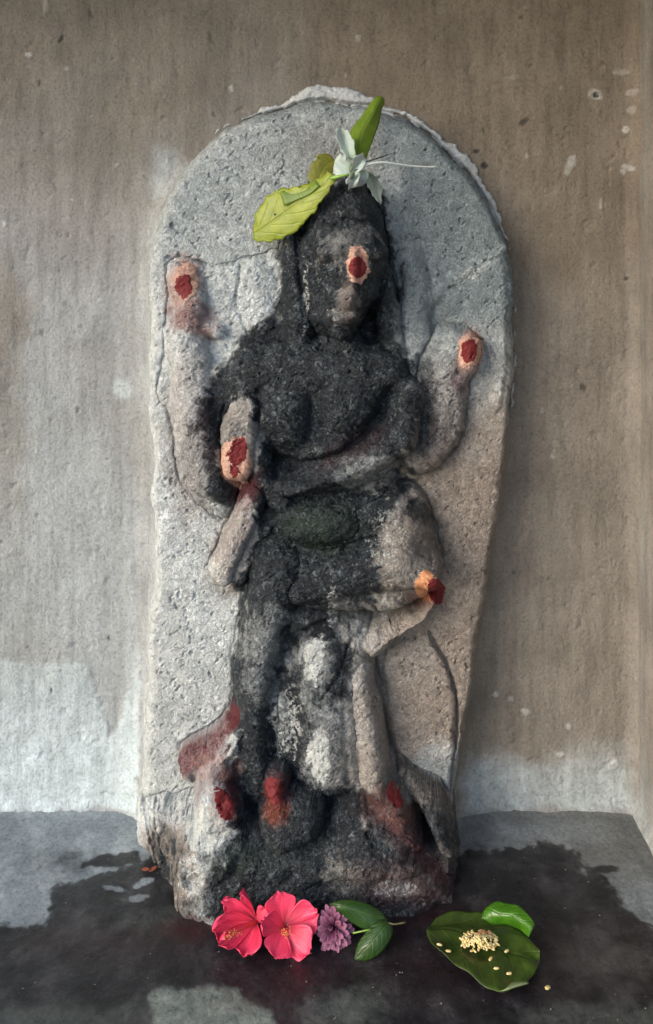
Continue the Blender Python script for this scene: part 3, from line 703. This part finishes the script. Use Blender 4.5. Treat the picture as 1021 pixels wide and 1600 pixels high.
# ------------------------------------------------------------------ ledge
xa = np.concatenate([np.linspace(-40, -1.0, 14), np.arange(-.56, .50, .0028), np.linspace(.52, 40, 14)])
ya = np.concatenate([np.arange(-.01, .46, .0028), np.linspace(.5, 2.0, 12), np.linspace(3, 60, 8)])
FX, FY = np.meshgrid(xa, ya)
tt = D / np.maximum(D - FY, .3)
FU = FX * tt * 1000 + CX; FV = HZ + ZC * tt * 1000
near = (FY < .48)
fA = fbm(FX, FY, .03, 4, 301); fB = fbm(FX, FY, .009, 3, 311); fC = fbm(FX, FY, .12, 3, 321)
def fpoly(P, soft=6, jit=10):
    return sst(-soft, soft, polysd(FU, FV, P) + fA * jit + fB * jit * .6)
def fell(cx, cy, rx, ry, ang=0, soft=.3, jit=.3):
    a = R(ang); u = ((FU - cx) * math.cos(a) + (FV - cy) * math.sin(a)) / rx; v = (-(FU - cx) * math.sin(a) + (FV - cy) * math.cos(a)) / ry
    return 1 - sst(1 - soft, 1 + soft, np.hypot(u, v) + fA * jit + fB * jit * .6)
wet = fpoly([(-900,1440),(0,1440),(30,1448),(70,1440),(80,1402),(95,1385),(130,1378),(170,1362),(230,1350),(260,1330),(700,1330),(720,1340),(745,1318),(900,1322),(908,1355),(945,1372),(970,1400),(990,1432),(1030,1455),(1900,1455),(1900,5000),(-900,5000)], 9, 14)
wet = np.maximum(wet, .9 * fpoly([(128,1345),(160,1335),(215,1330),(222,1345),(170,1352),(130,1352)], 4, 7))
wet = np.maximum(wet, .75 * fell(170, 1375, 90, 10, -8, .3, .8)); wet = np.maximum(wet, .8 * fell(942, 1356, 24, 7, 0, .4, .4))
wet = wet * (1 - .75 * fell(225, 1378, 26, 6, -25, .3, .9)) * (1 - .7 * fell(180, 1388, 22, 5, 10, .3, .8)) * (1 - .7 * fell(215, 1402, 26, 7, -10, .3, .8))
wet = np.maximum(wet, .5 * sst(.2, .6, fC) * sst(1300, 1340, FV))
pale = .8 * fpoly([(232,1556),(260,1545),(330,1538),(372,1540),(385,1560),(420,1575),(440,1620),(230,1620),(240,1590)], 7, 9)
pale = np.maximum(pale, .35 * fell(540, 1575, 60, 30, 0, .7, .8)); pale = np.maximum(pale, .16 * fell(255, 1440, 70, 20, 0, .6, .9)); pale = np.maximum(pale, .13 * fell(930, 1500, 90, 20, 0, .8, .9))
pale = np.maximum(pale, .2 * fell(60, 1590, 160, 24, 0, .7, .9)); pale = np.maximum(pale, .2 * fell(930, 1590, 120, 20, 0, .7, .9))
red = .85 * fell(290, 1452, 50, 20, 0, .8, .5); red = np.maximum(red, .25 * fell(200, 1470, 130, 30, 0, .9, .5)); red = np.maximum(red, .3 * fell(640, 1430, 90, 30, 0, .8)); red = np.maximum(red, .18 * fell(700, 1500, 300, 60, 0, .9))
warm = sst(700, 740, FU) * .85 * (1 - .55 * fell(800, 1300, 120, 24, 0, .8, .5)) * (1 - .5 * sst(1330, 1400, FV))
FH = fbm(FX, FY, .06, 3, 331) * .0022 + fbm(FX, FY, .018, 3, 333) * .0010 + .014 * np.clip((.022 - FY) / .03, 0, 1) ** 2 * near
FH = np.where(near, FH, 0)
fco = np.stack([FX, -FY, FH - .0015], -1).reshape(-1, 3)
nr, nc = FX.shape; ix = np.arange(nr * nc).reshape(nr, nc)
fq = np.stack([ix[:-1, :-1], ix[1:, :-1], ix[1:, 1:], ix[:-1, 1:]], -1).reshape(-1, 4)
ff = {k: np.clip(v, 0, 1).reshape(-1).astype(np.float32) for k, v in dict(wet=wet, pale=pale, red=red, warm=warm).items()}
floor = link('floor', mesh_from('floor', fco, fq, None, ff), M_floor); floor['kind'] = 'structure'

# ------------------------------------------------------------------ soft things: leaves and flowers
def cr(P, t):                  # Catmull-Rom along a list of vectors, t in 0..1
    n = len(P) - 1; x = min(max(t, 0), 1) * n; i = min(int(x), n - 1); f = x - i
    p1, p2 = P[i], P[i + 1]; p0 = P[i - 1] if i > 0 else p1 * 2 - p2; p3 = P[i + 2] if i + 2 <= n else p2 * 2 - p1
    return .5 * ((2 * p1) + (p2 - p0) * f + (2 * p0 - 5 * p1 + 4 * p2 - p3) * f * f + (3 * p1 - p0 - 3 * p2 + p3) * f ** 3)
def surf(name, rows, mat, parent, nu=12, nv=20, thick=.0006, jitter=None, local=None):
    """rows along v; each row is a list of control points across u."""
    verts = []
    for j in range(nv + 1):
        v = j / nv
        line = [cr([r[k] for r in rows], v) for k in range(len(rows[0]))]
        for i in range(nu + 1):
            u = i / nu; p = cr(line, u)
            if jitter: p = p + jitter(u, v)
            verts.append(p)
    F = []
    for j in range(nv):
        for i in range(nu):
            a = j * (nu + 1) + i; F.append((a, a + 1, a + nu + 2, a + nu + 1))
    me = bpy.data.meshes.new(name); me.from_pydata([tuple(p) for p in verts], [], F)
    uvl = me.uv_layers.new(name='UVMap')
    for p in me.polygons:
        p.use_smooth = True
        for li in p.loop_indices:
            vi = me.loops[li].vertex_index; uvl.data[li].uv = ((vi % (nu + 1)) / nu, (vi // (nu + 1)) / nv)
    me.update()
    o = link(name, me, mat, parent)
    if local is not None: o.location = local
    m = o.modifiers.new('thickness', 'SOLIDIFY'); m.thickness = thick; m.offset = 0
    return o
def tube(name, pts, rad, mat, parent=None, ns=8, close=True):
    pts = [Vector(p) for p in pts]; V = []; F = []
    rr = rad if isinstance(rad, (list, tuple)) else [rad] * len(pts)
    for i, p in enumerate(pts):
        t = (pts[min(i + 1, len(pts) - 1)] - pts[max(i - 1, 0)]).normalized()
        a = t.cross(Vector((0, 0, 1)) if abs(t.z) < .9 else Vector((1, 0, 0))).normalized(); b = t.cross(a)
        for k in range(ns):
            th = 2 * math.pi * k / ns; V.append(p + (a * math.cos(th) + b * math.sin(th)) * rr[i])
    for i in range(len(pts) - 1):
        for k in range(ns):
            F.append((i * ns + k, i * ns + (k + 1) % ns, (i + 1) * ns + (k + 1) % ns, (i + 1) * ns + k))
    F.append(tuple(range(ns))[::-1]); F.append(tuple((len(pts) - 1) * ns + k for k in range(ns)))
    me = bpy.data.meshes.new(name); me.from_pydata([tuple(v) for v in V], [], F); me.update()
    for p in me.polygons: p.use_smooth = True
    return link(name, me, mat, parent)
def curve_pts(P, n):
    P = [Vector(p) for p in P]; return [cr(P, i / (n - 1)) for i in range(n)]

def relief_depth(px, py):      # depth of the stone's surface seen at a pixel
    d = .1
    for _ in range(12):
        x, z = xz(px, py, d)
        i = int(round((z - gz[0]) / STEP)); j = int(round((x - gx[0]) / STEP))
        h = H[min(max(i, 0), H.shape[0] - 1), min(max(j, 0), H.shape[1] - 1)]
        d = .5 * d + .5 * float(h)
    return d

M_yleaf = make_leaf('yellow_green_leaf', (.14, .19, .014), (.25, .29, .022), (.16, .21, .02), rough=.45, dirt=.35, nveins=7, brownc=(.12, .13, .01))
M_gleaf = make_leaf('fresh_green_leaf', (.085, .15, .014), (.14, .21, .02), (.12, .19, .03), rough=.4, nveins=8)
M_oleaf = make_leaf('olive_leaf', (.10, .115, .012), (.19, .19, .02), (.14, .16, .02), rough=.5, dirt=.4, nveins=6)
M_dleaf = make_leaf('dark_green_leaf', (.014, .042, .008), (.026, .065, .012), (.05, .10, .02), rough=.3, nveins=9)
M_betel = make_leaf('betel_leaf', (.015, .032, .005), (.045, .080, .010), (.035, .065, .012), back=(.13, .17, .07), rough=.28, nveins=7, dirt=.4, brownc=(.035, .03, .008))
M_betel2 = make_leaf('bright_betel_lobe', (.028, .10, .005), (.055, .16, .010), (.05, .14, .012), back=(.03, .10, .01), rough=.25, nveins=5)
M_white = make_petal('white_petal', (.42, .49, .46), (.38, .46, .42), (.25, .34, .22), (.26, .34, .30), .5, 40)
M_tube = make_flat('white_flower_tube', (.62, .68, .64), .5, (.72, .76, .72))
M_sep = make_flat('green_stalk', (.18, .32, .05), .45, (.22, .38, .07))
M_hib = make_petal('hibiscus_petal', (.80, .062, .150), (.70, .032, .088), (.20, .003, .014), (.46, .010, .042), .38, 60)
M_stam = make_flat('stamen_column', (.55, .03, .05), .4, (.65, .05, .05))
M_poll = make_flat('pollen', (.75, .42, .06), .6, (.62, .25, .04))
M_purp = make_petal('mauve_floret', (.34, .13, .22), (.20, .06, .12), (.07, .015, .04), (.15, .04, .10), .5, 30)
M_stem = make_flat('dry_stem', (.10, .11, .04), .6, (.18, .15, .08))
M_rice = make_flat('rice', (.58, .43, .15), .4, (.72, .60, .32), 160)
M_ricer = make_flat('reddened_rice', (.42, .07, .03), .45, (.72, .50, .25), 220)
M_drop = make_flat('dew', (.8, .3, .3), .05)
M_petalbit = make_flat('petal_scrap', (.16, .03, .02), .5, (.28, .08, .04))

# --- top: lower left yellow leaf
def leaf3(name, L_, M_, R_, d, mat, parent, **kw):
    rows = []
    for k in range(len(M_)):
        dk = d[k] if isinstance(d, (list, tuple)) else d
        dl, dm, dr = dk if isinstance(dk, tuple) else (dk, dk, dk)
        l, m, r = L_[k], M_[k], R_[k]
        rows.append([at(l[0], l[1], dl), at((l[0]+m[0])/2, (l[1]+m[1])/2, (dl+dm)/2 + .001), at(m[0], m[1], dm), at((r[0]+m[0])/2, (r[1]+m[1])/2, (dr+dm)/2 + .001), at(r[0], r[1], dr)])
    return surf(name, rows, mat, parent, **kw)
def ragged(a, f, seed):
    def j(u, v):
        e = abs(u - .5) * 2
        return Vector((math.sin(v * f + seed) * a * e ** 3, 0, math.cos(v * f * 1.7 + seed) * a * e ** 3 + math.sin(v * f * 3.1) * a * .5 * e ** 4))
    return j
e1 = empty('yellow_leaf', at(450, 330, .12), 'yellow-green leaf with a ragged edge, lower left of the white flower on the head', 'leaf')
leaf3('blade', [(396,352),(402,330),(420,306),(436,296),(462,292),(490,284),(514,268)],
      [(396,364),(412,356),(438,338),(466,318),(488,302),(506,288),(520,272)],
      [(396,377),(424,377),(452,368),(480,344),(500,318),(516,296),(526,277)],
      [(.100,.103,.106),(.105,.112,.116),(.110,.122,.128),(.118,.134,.140),(.128,.142,.148),(.138,.150,.154),(.150,.155,.156)], M_yleaf, e1, nu=16, nv=40, jitter=ragged(.0016, 34, .3))
bp = [at(434,297,.118), at(462,292,.126), at(488,283,.140), at(474,304,.140)]
surf('folded_flap', [[at(437,300,.122), at(455,294,.124), at(478,288,.131), at(494,281,.142)], [at(440,308,.126), at(458,304,.130), at(478,298,.138), at(496,286,.147)], [at(444,322,.130), at(462,314,.134), at(484,304,.142), at(500,290,.150)]], M_gleaf, e1, nu=10, nv=8)
bh = tube('bite_hole', [at(430,335,.1258), at(430,335,.1270)], .0016, make_flat('bite_rim', (.02, .02, .005)), e1)
# --- olive leaf behind
e2 = empty('olive_leaf', at(506, 262, .12), 'small ragged olive leaf tucked between the yellow leaf and the white flower', 'leaf')
leaf3('blade', [(484,286),(482,270),(492,250),(500,241),(514,240)], [(498,290),(500,274),(508,260),(516,254),(524,250)], [(512,284),(516,274),(524,266),(530,262),(534,258)],
      [.128,.124,.118,.114,.110], M_oleaf, e2, nu=12, nv=20, jitter=ragged(.0014, 24, 1.3))
# --- upper green leaf
e3 = empty('green_leaf', at(575, 205, .11), 'narrow green leaf standing up behind the white flower towards the top of the slab', 'leaf')
leaf3('blade', [(556,256),(548,232),(547,206),(560,188),(574,170),(585,153),(592,150)],
      [(562,256),(562,234),(566,206),(576,188),(585,172),(592,158),(596,151)],
      [(568,256),(578,236),(586,210),(593,190),(597,174),(600,162),(599,153)],
      [(.150,.152,.150),(.132,.138,.130),(.114,.122,.110),(.105,.112,.098),(.098,.105,.092),(.090,.095,.088),(.086,.088,.085)], M_gleaf, e3, nu=14, nv=30, jitter=ragged(.0008, 14, 2.0))
# --- white flower
e4 = empty('white_flower', at(552, 268, .16), 'wilted white flower with a long thread-like tube lying on top of the head', 'flower')
def fold(name, L_, M_, R_, d, mat, parent, **kw): return leaf3(name, L_, M_, R_, d, mat, parent, **kw)
fold('petal', [(546,250),(534,236),(526,216),(526,204),(530,199)], [(550,249),(543,232),(537,216),(534,206),(532,200)], [(555,248),(555,230),(549,212),(541,203),(534,199)],
     [(.162,.158,.165),(.156,.146,.156),(.154,.140,.150),(.150,.141,.146),(.144,.143,.144)], M_white, e4, nu=12, nv=22, thick=.0004, jitter=ragged(.0011, 21, 0))
fold('petal', [(550,254),(538,243),(531,238)], [(547,266),(532,256),(524,250)], [(550,276),(534,276),(519,270)], [(.168,.165,.168),(.172,.160,.168),(.162,.158,.160)], M_white, e4, nu=12, nv=14, thick=.0004, jitter=ragged(.0018, 12, 2))
fold('petal', [(546,264),(554,247),(564,240),(571,247)], [(548,270),(558,258),(566,250),(573,248)], [(552,276),(562,270),(569,258),(574,250)], [(.172,.168,.172),(.182,.168,.178),(.180,.170,.176),(.168,.168,.168)], M_white, e4, nu=12, nv=14, thick=.0004, jitter=ragged(.0014, 9, 1))
fold('petal', [(546,270),(542,284),(545,296)], [(556,270),(553,284),(550,294)], [(562,270),(562,282),(556,292)], [(.178,.172,.178),(.182,.172,.184),(.170,.168,.170)], M_white, e4, nu=12, nv=14, thick=.0004, jitter=ragged(.0014, 10, 0))
fold('petal', [(560,268),(562,280),(558,292)], [(568,266),(571,280),(564,291)], [(574,266),(577,278),(571,288)], [(.172,.168,.170),(.172,.166,.166),(.160,.160,.158)], M_white, e4, nu=12, nv=14, thick=.0004, jitter=ragged(.0012, 13, 4))
fold('petal', [(572,272),(574,286),(579,300),(588,312),(594,319)], [(575,270),(584,284),(588,298),(592,310),(595,319)], [(579,268),(593,282),(597,296),(597,309),(596,319)],
     [(.156,.150,.154),(.144,.134,.142),(.132,.124,.130),(.122,.118,.120),(.115,.114,.114)], M_white, e4, nu=12, nv=22, thick=.0004, jitter=ragged(.0010, 16, 0))
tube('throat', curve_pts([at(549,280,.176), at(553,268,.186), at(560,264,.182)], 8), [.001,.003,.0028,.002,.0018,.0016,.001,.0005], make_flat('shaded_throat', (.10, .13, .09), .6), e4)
tube('flower_tube', curve_pts([at(566,260,.172), at(580,256,.168), at(600,254,.160), at(625,257,.148), at(650,260,.136), at(686,261,.122)], 26), [.0023 - .0014 * (i / 25) for i in range(26)], M_tube, e4)
tube('stalk', curve_pts([at(546,272,.170), at(530,276,.168), at(514,279,.160)], 8), [.0012,.0014,.0018,.0022,.0026,.0028,.0022,.001], M_sep, e4)
sliver_obj = tube('dark_sliver', curve_pts([at(568,254,.166), at(588,248,.150), at(612,240,.128)], 8), [.0007,.0009,.0009,.0008,.0008,.0007,.0006,.0003], make_flat('dark_sliver', (.02, .022, .025)))  # thin dark tube running up and right from behind the flower
tag(sliver_obj, 'thin dark strip pointing up and right from behind the white flower', 'sliver')

# --- hibiscus flowers
def hib_petal(parent, base, direc, normal, length, width, cup=.25, ruf=.12, seed=0, roll=0, name='petal'):
    """petal growing from base along direc; normal is the side that faces the viewer"""
    y = direc.normalized(); zc = (normal - y * normal.dot(y)).normalized(); x = y.cross(zc)
    prof_ = [(0, .10), (.15, .30), (.35, .62), (.6, .93), (.8, 1.0), (.93, .78), (1.0, .40)]
    rows = []
    for t, wv in prof_:
        row = []
        for k in range(7):
            sv = (k - 3) / 3
            ln = t - .10 * sv * sv * t
            zz = cup * (sv * sv * .35 * wv - 0.0) + cup * (t * (1 - t)) * -.9 + cup * t * t * roll
            zz += ruf * math.sin(sv * 5.5 + seed * 1.7) * t ** 2 * .35 + ruf * math.sin(sv * 9 + seed) * max(t - .6, 0)
            row.append(base + y * (ln * length) + x * (sv * wv * width * .5) + zc * (zz * length))
        rows.append(row)
    def jt(u, v):
        return zc * (length * (.016 * math.sin(u * 22 + seed + v * 3) * v * v + .022 * math.sin(v * 9 + seed * 2 + 3 * math.sin(u * 6)) * v)) + y * (length * .018 * math.sin(u * 17 + seed * 2) * max(0, v - .85) / .15)
    return surf(name, rows, M_hib, parent, nu=20, nv=22, thick=.0005, jitter=jt)
ca = at(444, 1449, .246)
hA = empty('hibiscus_flower', ca, 'open bright pink-red hibiscus flower facing forward, touching the mauve flower', 'flower', 'red hibiscus flowers at the foot of the idol')
def pdir(px, py, dd): return (at(444 + px, 1449 + py, .246 + dd) - ca)
nv_ = Vector((.05, -1, .45)).normalized()
for k, (dx, dy, dd, ln, wd_) in enumerate([(-8, -57, -.012, 1, .040), (53, -26, -.006, 1, .038), (42, 38, .020, 1, .040), (-14, 48, .028, 1, .038), (-36, -14, .014, 1, .028)]):
    v = pdir(dx, dy, dd); hib_petal(hA, ca + nv_ * (.0006 * k), v, nv_, v.length, wd_, .22, .10, k, .25)
cend = ca + nv_ * .010 + (at(452, 1452, .262) - ca) * .6
tube('stamen_column', curve_pts([ca - nv_ * .001, ca + nv_ * .006, cend], 8), [.0022, .0020, .0017, .0015, .0014, .0013, .0012, .0010], M_stam, hA)
def anthers(parent, p0, p1, n, spread, seed):
    rr = random.Random(seed); V = []; F = []
    for i in range(n):
        t = rr.random(); c = p0.lerp(p1, t) + Vector((rr.uniform(-1, 1), rr.uniform(-1, .3), rr.uniform(-1, 1))) * spread
        r = rr.uniform(.0005, .0009); b0 = len(V)
        for dx, dy, dz in ((1,0,0),(-1,0,0),(0,1,0),(0,-1,0),(0,0,1),(0,0,-1)): V.append(c + Vector((dx, dy, dz)) * r)
        for f in ((0,2,4),(2,1,4),(1,3,4),(3,0,4),(2,0,5),(1,2,5),(3,1,5),(0,3,5)): F.append(tuple(b0 + q for q in f))
    me = bpy.data.meshes.new('anthers'); me.from_pydata([tuple(v) for v in V], [], F); me.update()
    o = link('anthers', me, M_poll, parent); o['kind'] = 'stuff'; return o
anthers(hA, ca + nv_ * .006, cend + nv_ * .002, 44, .0055, 3)
# second hibiscus, turned to the left
cb = at(402, 1440, .240)
hB = empty('hibiscus_flower', cb, 'bright pink-red hibiscus flower lying on its side with its stamens to the lower left', 'flower', 'red hibiscus flowers at the foot of the idol')
nb = Vector((-.55, -1, .25)).normalized()
for k, (tx, ty, td, wd_) in enumerate([(350, 1404, .228, .027), (380, 1390, .232, .010), (332, 1446, .250, .032), (342, 1474, .264, .020), (386, 1495, .274, .038), (420, 1418, .236, .020)]):
    v = at(tx, ty, td) - cb; hib_petal(hB, cb + nb * (.0005 * k), v, nb, v.length, wd_, .42, .24, k + 9, .15)
tip = at(354, 1462, .276)
tube('stamen_column', curve_pts([cb, cb.lerp(tip, .5) + nb * .004, tip], 10), [.0024,.0022,.002,.0018,.0016,.0014,.0013,.0012,.001,.0008], M_stam, hB)
anthers(hB, cb.lerp(tip, .55) + nb * .003, tip, 40, .0050, 8)

# --- mauve flower of many florets
cm = at(522, 1449, .245)
hm_ = empty('mauve_flower', cm, 'round mauve flower of many narrow florets between the open hibiscus and the green leaves', 'flower')
rr = random.Random(4); 
frame_n = Vector((0, -1, .5)).normalized(); fx_ = Vector((1, 0, 0)); fz_ = fx_.cross(frame_n) * -1
if fz_.z < 0: fz_ = -fz_
for k in range(46):
    th = k * 2.39996; q = math.sqrt((k + .5) / 46)
    out = (fx_ * math.cos(th) + fz_ * math.sin(th))
    dr = (out * (q * 1.0 + .05) + frame_n * (1.05 - q)).normalized()
    ln = rr.uniform(.021, .027) * (.62 + .38 * q); wd_ = rr.uniform(.005, .008)
    b0 = cm + out * .002
    sidev = dr.cross(frame_n if q > .25 else fz_).normalized(); up = sidev.cross(dr)
    rows = []
    for t, wv in ((0, .35), (.4, .5), (.75, 1.0), (.92, .8), (1, .12)):
        rows.append([b0 + dr * (t * ln) + sidev * (s_ * wv * wd_ * .5) + up * ((abs(s_) * .25 * wv) * wd_ - t * t * .004) for s_ in (-1, 0, 1)])
    surf('floret', rows, M_purp, hm_, nu=4, nv=8, thick=.0004)

# --- pair of green leaves on a stem
lf = empty('leaf_sprig', at(608, 1442, .245), 'sprig of two dark green leaves on a short stem beside the mauve flower', 'leaves')
leaf3('leaf', [(516,1412),(530,1407),(550,1406),(575,1412),(595,1424),(606,1438)], [(515,1413),(534,1416),(556,1422),(578,1430),(596,1437),(608,1441)], [(515,1414),(528,1424),(548,1440),(570,1452),(592,1450),(608,1444)],
      [(.236,.236,.236),(.238,.246,.244),(.240,.250,.250),(.242,.252,.256),(.244,.250,.256),(.246,.248,.250)], M_dleaf, lf, nu=14, nv=24)
leaf3('leaf', [(606,1438),(590,1440),(572,1456),(560,1474),(556,1488),(554,1496)], [(609,1442),(600,1450),(588,1464),(576,1478),(564,1490),(554,1498)], [(612,1444),(614,1458),(606,1476),(592,1492),(574,1501),(556,1500)],
      [(.250,.252,.250),(.254,.260,.258),(.258,.266,.266),(.262,.270,.272),(.266,.270,.272),(.268,.269,.270)], M_dleaf, lf, nu=14, nv=24)
tube('stem', curve_pts([at(602,1440,.252), at(616,1444,.252), at(634,1441,.246)], 8), [.0012,.0011,.0010,.0009,.0009,.0009,.0010,.0012], M_stem, lf)
tube('stem', curve_pts([at(552,1458,.262), at(566,1455,.264), at(580,1452,.262)], 6), .0009, M_sep, lf)

# --- betel leaf
bl = empty('betel_leaf', fl(755, 1490), 'large dark green heart-shaped leaf holding a heap of rice on the ledge', 'leaf')
def flz(px, py, z): return fl(px, py, z)
rowsL = [
 [(690,1430,.010),(678,1438,.012),(668,1450,.012),(669,1463,.010),(684,1486,.008)],
 [(722,1425,.006),(712,1440,.004),(702,1454,.004),(700,1470,.004),(706,1504,.006)],
 [(750,1427,.005),(742,1446,.003),(738,1464,.003),(734,1486,.003),(730,1522,.006)],
 [(776,1440,.004),(770,1456,.003),(768,1476,.003),(764,1502,.004),(756,1538,.007)],
 [(802,1448,.006),(796,1464,.004),(792,1484,.004),(788,1510,.005),(776,1549,.009)],
 [(826,1466,.010),(820,1478,.007),(814,1494,.006),(808,1516,.006),(798,1544,.010)],
 [(842,1484,.014),(844,1494,.013),(842,1508,.012),(834,1522,.012),(822,1536,.013)]]
rows = [[flz(*p) for p in r] for r in rowsL]
def bj(u, v): return Vector((0, 0, .0016 * math.sin(u * 13 + v * 7) + .0012 * math.sin(v * 19 - u * 5))) + Vector((.0012 * math.sin(u * 21), .0012 * math.sin(v * 23), 0)) * (abs(u - .5) * 2) ** 3
surf('blade', rows, M_betel, bl, nu=28, nv=40, thick=.0007, jitter=bj)
rows = [[flz(752,1436,.006), flz(758,1420,.014), flz(770,1411,.020)], [flz(766,1442,.006), flz(775,1424,.020), flz(788,1409,.024)], [flz(786,1446,.006), flz(798,1430,.022), flz(808,1415,.026)], [flz(808,1450,.006), flz(818,1440,.022), flz(826,1428,.026)], [flz(826,1466,.008), flz(832,1454,.018), flz(836,1446,.020)]]
lb_ = surf('curled_lobe', rows, M_betel2, bl, nu=12, nv=24, thick=.0007, jitter=lambda u, v: Vector((0, 0, .0012 * math.sin(v * 15)))); lb_['label'] = 'bright green upturned lobe at the back of the leaf'
M_under = make_leaf('pale_leaf_underside', (.14, .19, .08), (.20, .25, .12), (.22, .27, .15), rough=.4, nveins=4)
rows = [[flz(780,1549,.009), flz(790,1545,.013), flz(798,1537,.0125)], [flz(790,1548,.012), flz(798,1542,.015), flz(804,1534,.0135)], [flz(806,1543,.013), flz(812,1538,.016), flz(815,1533,.014)], [flz(826,1537,.014), flz(826,1536,.015), flz(826,1534,.0145)]]
fe = surf('folded_edge', rows, M_under, bl, nu=6, nv=10, thick=.0006); fe['label'] = 'pale underside folded up along the front edge'

# --- rice
def grain_mesh(name, mat):
    V = []; F = []; n, m_ = 8, 7
    for j in range(m_ + 1):
        t = j / m_; x = (t - .5) * 2; r = (max(0, 1 - abs(x) ** 2.4)) ** .5
        for i in range(n):
            a = 2 * math.pi * i / n; V.append((x * .0038, math.cos(a) * r * .0017, math.sin(a) * r * .0014))
    for j in range(m_):
        for i in range(n): F.append((j * n + i, j * n + (i + 1) % n, (j + 1) * n + (i + 1) % n, (j + 1) * n + i))
    me = bpy.data.meshes.new(name); me.from_pydata(V, [], F); me.update(); me.materials.append(mat)
    for p in me.polygons: p.use_smooth = True
    return me
g1, g2 = grain_mesh('rice_grain', M_rice), grain_mesh('reddened_rice_grain', M_ricer)
rr = random.Random(12)
pile = []
for k in range(165):
    a = rr.uniform(0, 2 * math.pi); q = rr.random() ** .6
    px = 749 + math.cos(a) * q * 30 - 0; py = 1476 + math.sin(a) * q * 17 
    if py < 1462: px = 752 + (px - 749) * .55
    z = .0065 + .011 * max(0, 1 - q) + rr.uniform(0, .0015)
    redd = (abs(px - 755) < 14 and py < 1470 and rr.random() < .6)
    o = bpy.data.objects.new('rice_grain', g2 if redd else g1); col.objects.link(o)
    o.location = fl(px, py - z * 700, z); o.rotation_euler = (rr.uniform(-.5, .5), rr.uniform(-.5, .5), rr.uniform(0, 3.14)); s_ = rr.uniform(.6, 1.0); o.scale = (s_, s_, s_)
    if redd: tag(o, 'red-stained rice grain at the top of the heap on the heart-shaped leaf', 'rice', 'rice grains stained red')
    else: tag(o, 'yellowish rice grain in the heap on the heart-shaped leaf', 'rice', 'rice grains heaped on the leaf')
for k, (px, py, z, rz, lb2) in enumerate([(687,1476,.0085,-.3,'white rice grain farthest left on the heart-shaped leaf'), (701,1486,.0075,-.1,'white rice grain second from the left edge of the heart-shaped leaf'), (792,1486,.007,.5,'loose rice grain just right of the heap on the heart-shaped leaf'),
        (776,1513,.008,.0,'loose rice grain in front of the heap, nearer the centre of the leaf'), (796,1521,.009,.1,'loose rice grain nearest the folded front edge of the leaf'), (767,1498,.0085,.8,'rice grain just slipped off the front of the heap')]):
    o = bpy.data.objects.new('rice_grain', g1); col.objects.link(o); o.location = fl(px, py, z); o.rotation_euler = (0, 0, rz); tag(o, lb2, 'rice', 'loose rice grains')
o = bpy.data.objects.new('rice_grain', g1); col.objects.link(o); o.location = fl(856, 1543, .0025); o.rotation_euler = (0, .2, .6); o.scale = (1.2, 1.5, 1.3); tag(o, 'single white pebble on the dark ledge to the right of the leaf', 'rice', 'loose rice grains')  # a pebble, drawn with the rice grain mesh
# petal scraps by the pedestal's left corner
for (px, py, rz, lb3) in [(228,1359,.3,'tiny orange-red petal scrap at the left foot of the idol, outer one'), (240,1358,-.6,'tiny orange-red petal scrap at the left foot of the idol, touching the stone')]:
    c = fl(px, py, .003); rows = [[c + Vector((math.cos(rz) * a_ * .006 - math.sin(rz) * b_ * .003 * (1 - a_ * a_ * .7), -(math.sin(rz) * a_ * .006 + math.cos(rz) * b_ * .003 * (1 - a_ * a_ * .7)), .001 * abs(b_) + .001 * a_)) for b_ in (-1, 0, 1)] for a_ in (-1, -.4, .3, 1)]
    o = surf('petal_scrap', rows, M_petalbit, None, nu=4, nv=6, thick=.0005); tag(o, lb3, 'petal')
rr = random.Random(21); V = []; F = []
for i in range(170):
    px, py = rr.uniform(0, 1021), rr.uniform(1285, 1600) if i % 3 else rr.uniform(1262, 1300)
    if 215 < px < 725 and py < 1445: continue
    c = fl(px, py, .0008); q = rr.uniform(.0004, .0013); b0 = len(V)
    for d3 in ((1,0,0),(-1,0,0),(0,1,0),(0,-1,0),(0,0,1),(0,0,-1)): V.append(c + Vector(d3) * q * rr.uniform(.6, 1.3))
    for f in ((0,2,4),(2,1,4),(1,3,4),(3,0,4),(2,0,5),(1,2,5),(3,1,5),(0,3,5)): F.append(tuple(b0 + k for k in f))
me = bpy.data.meshes.new('grit'); me.from_pydata([tuple(v) for v in V], [], F); me.update()
o = link('grit', me, make_flat('grit', (.05, .045, .04), .9, (.26, .24, .21), 900)); tag(o, 'fine pale and dark grit scattered over the ledge', 'grit', kind='stuff')
print('verts', sum(len(o.data.vertices) for o in bpy.data.objects if o.type == 'MESH'))
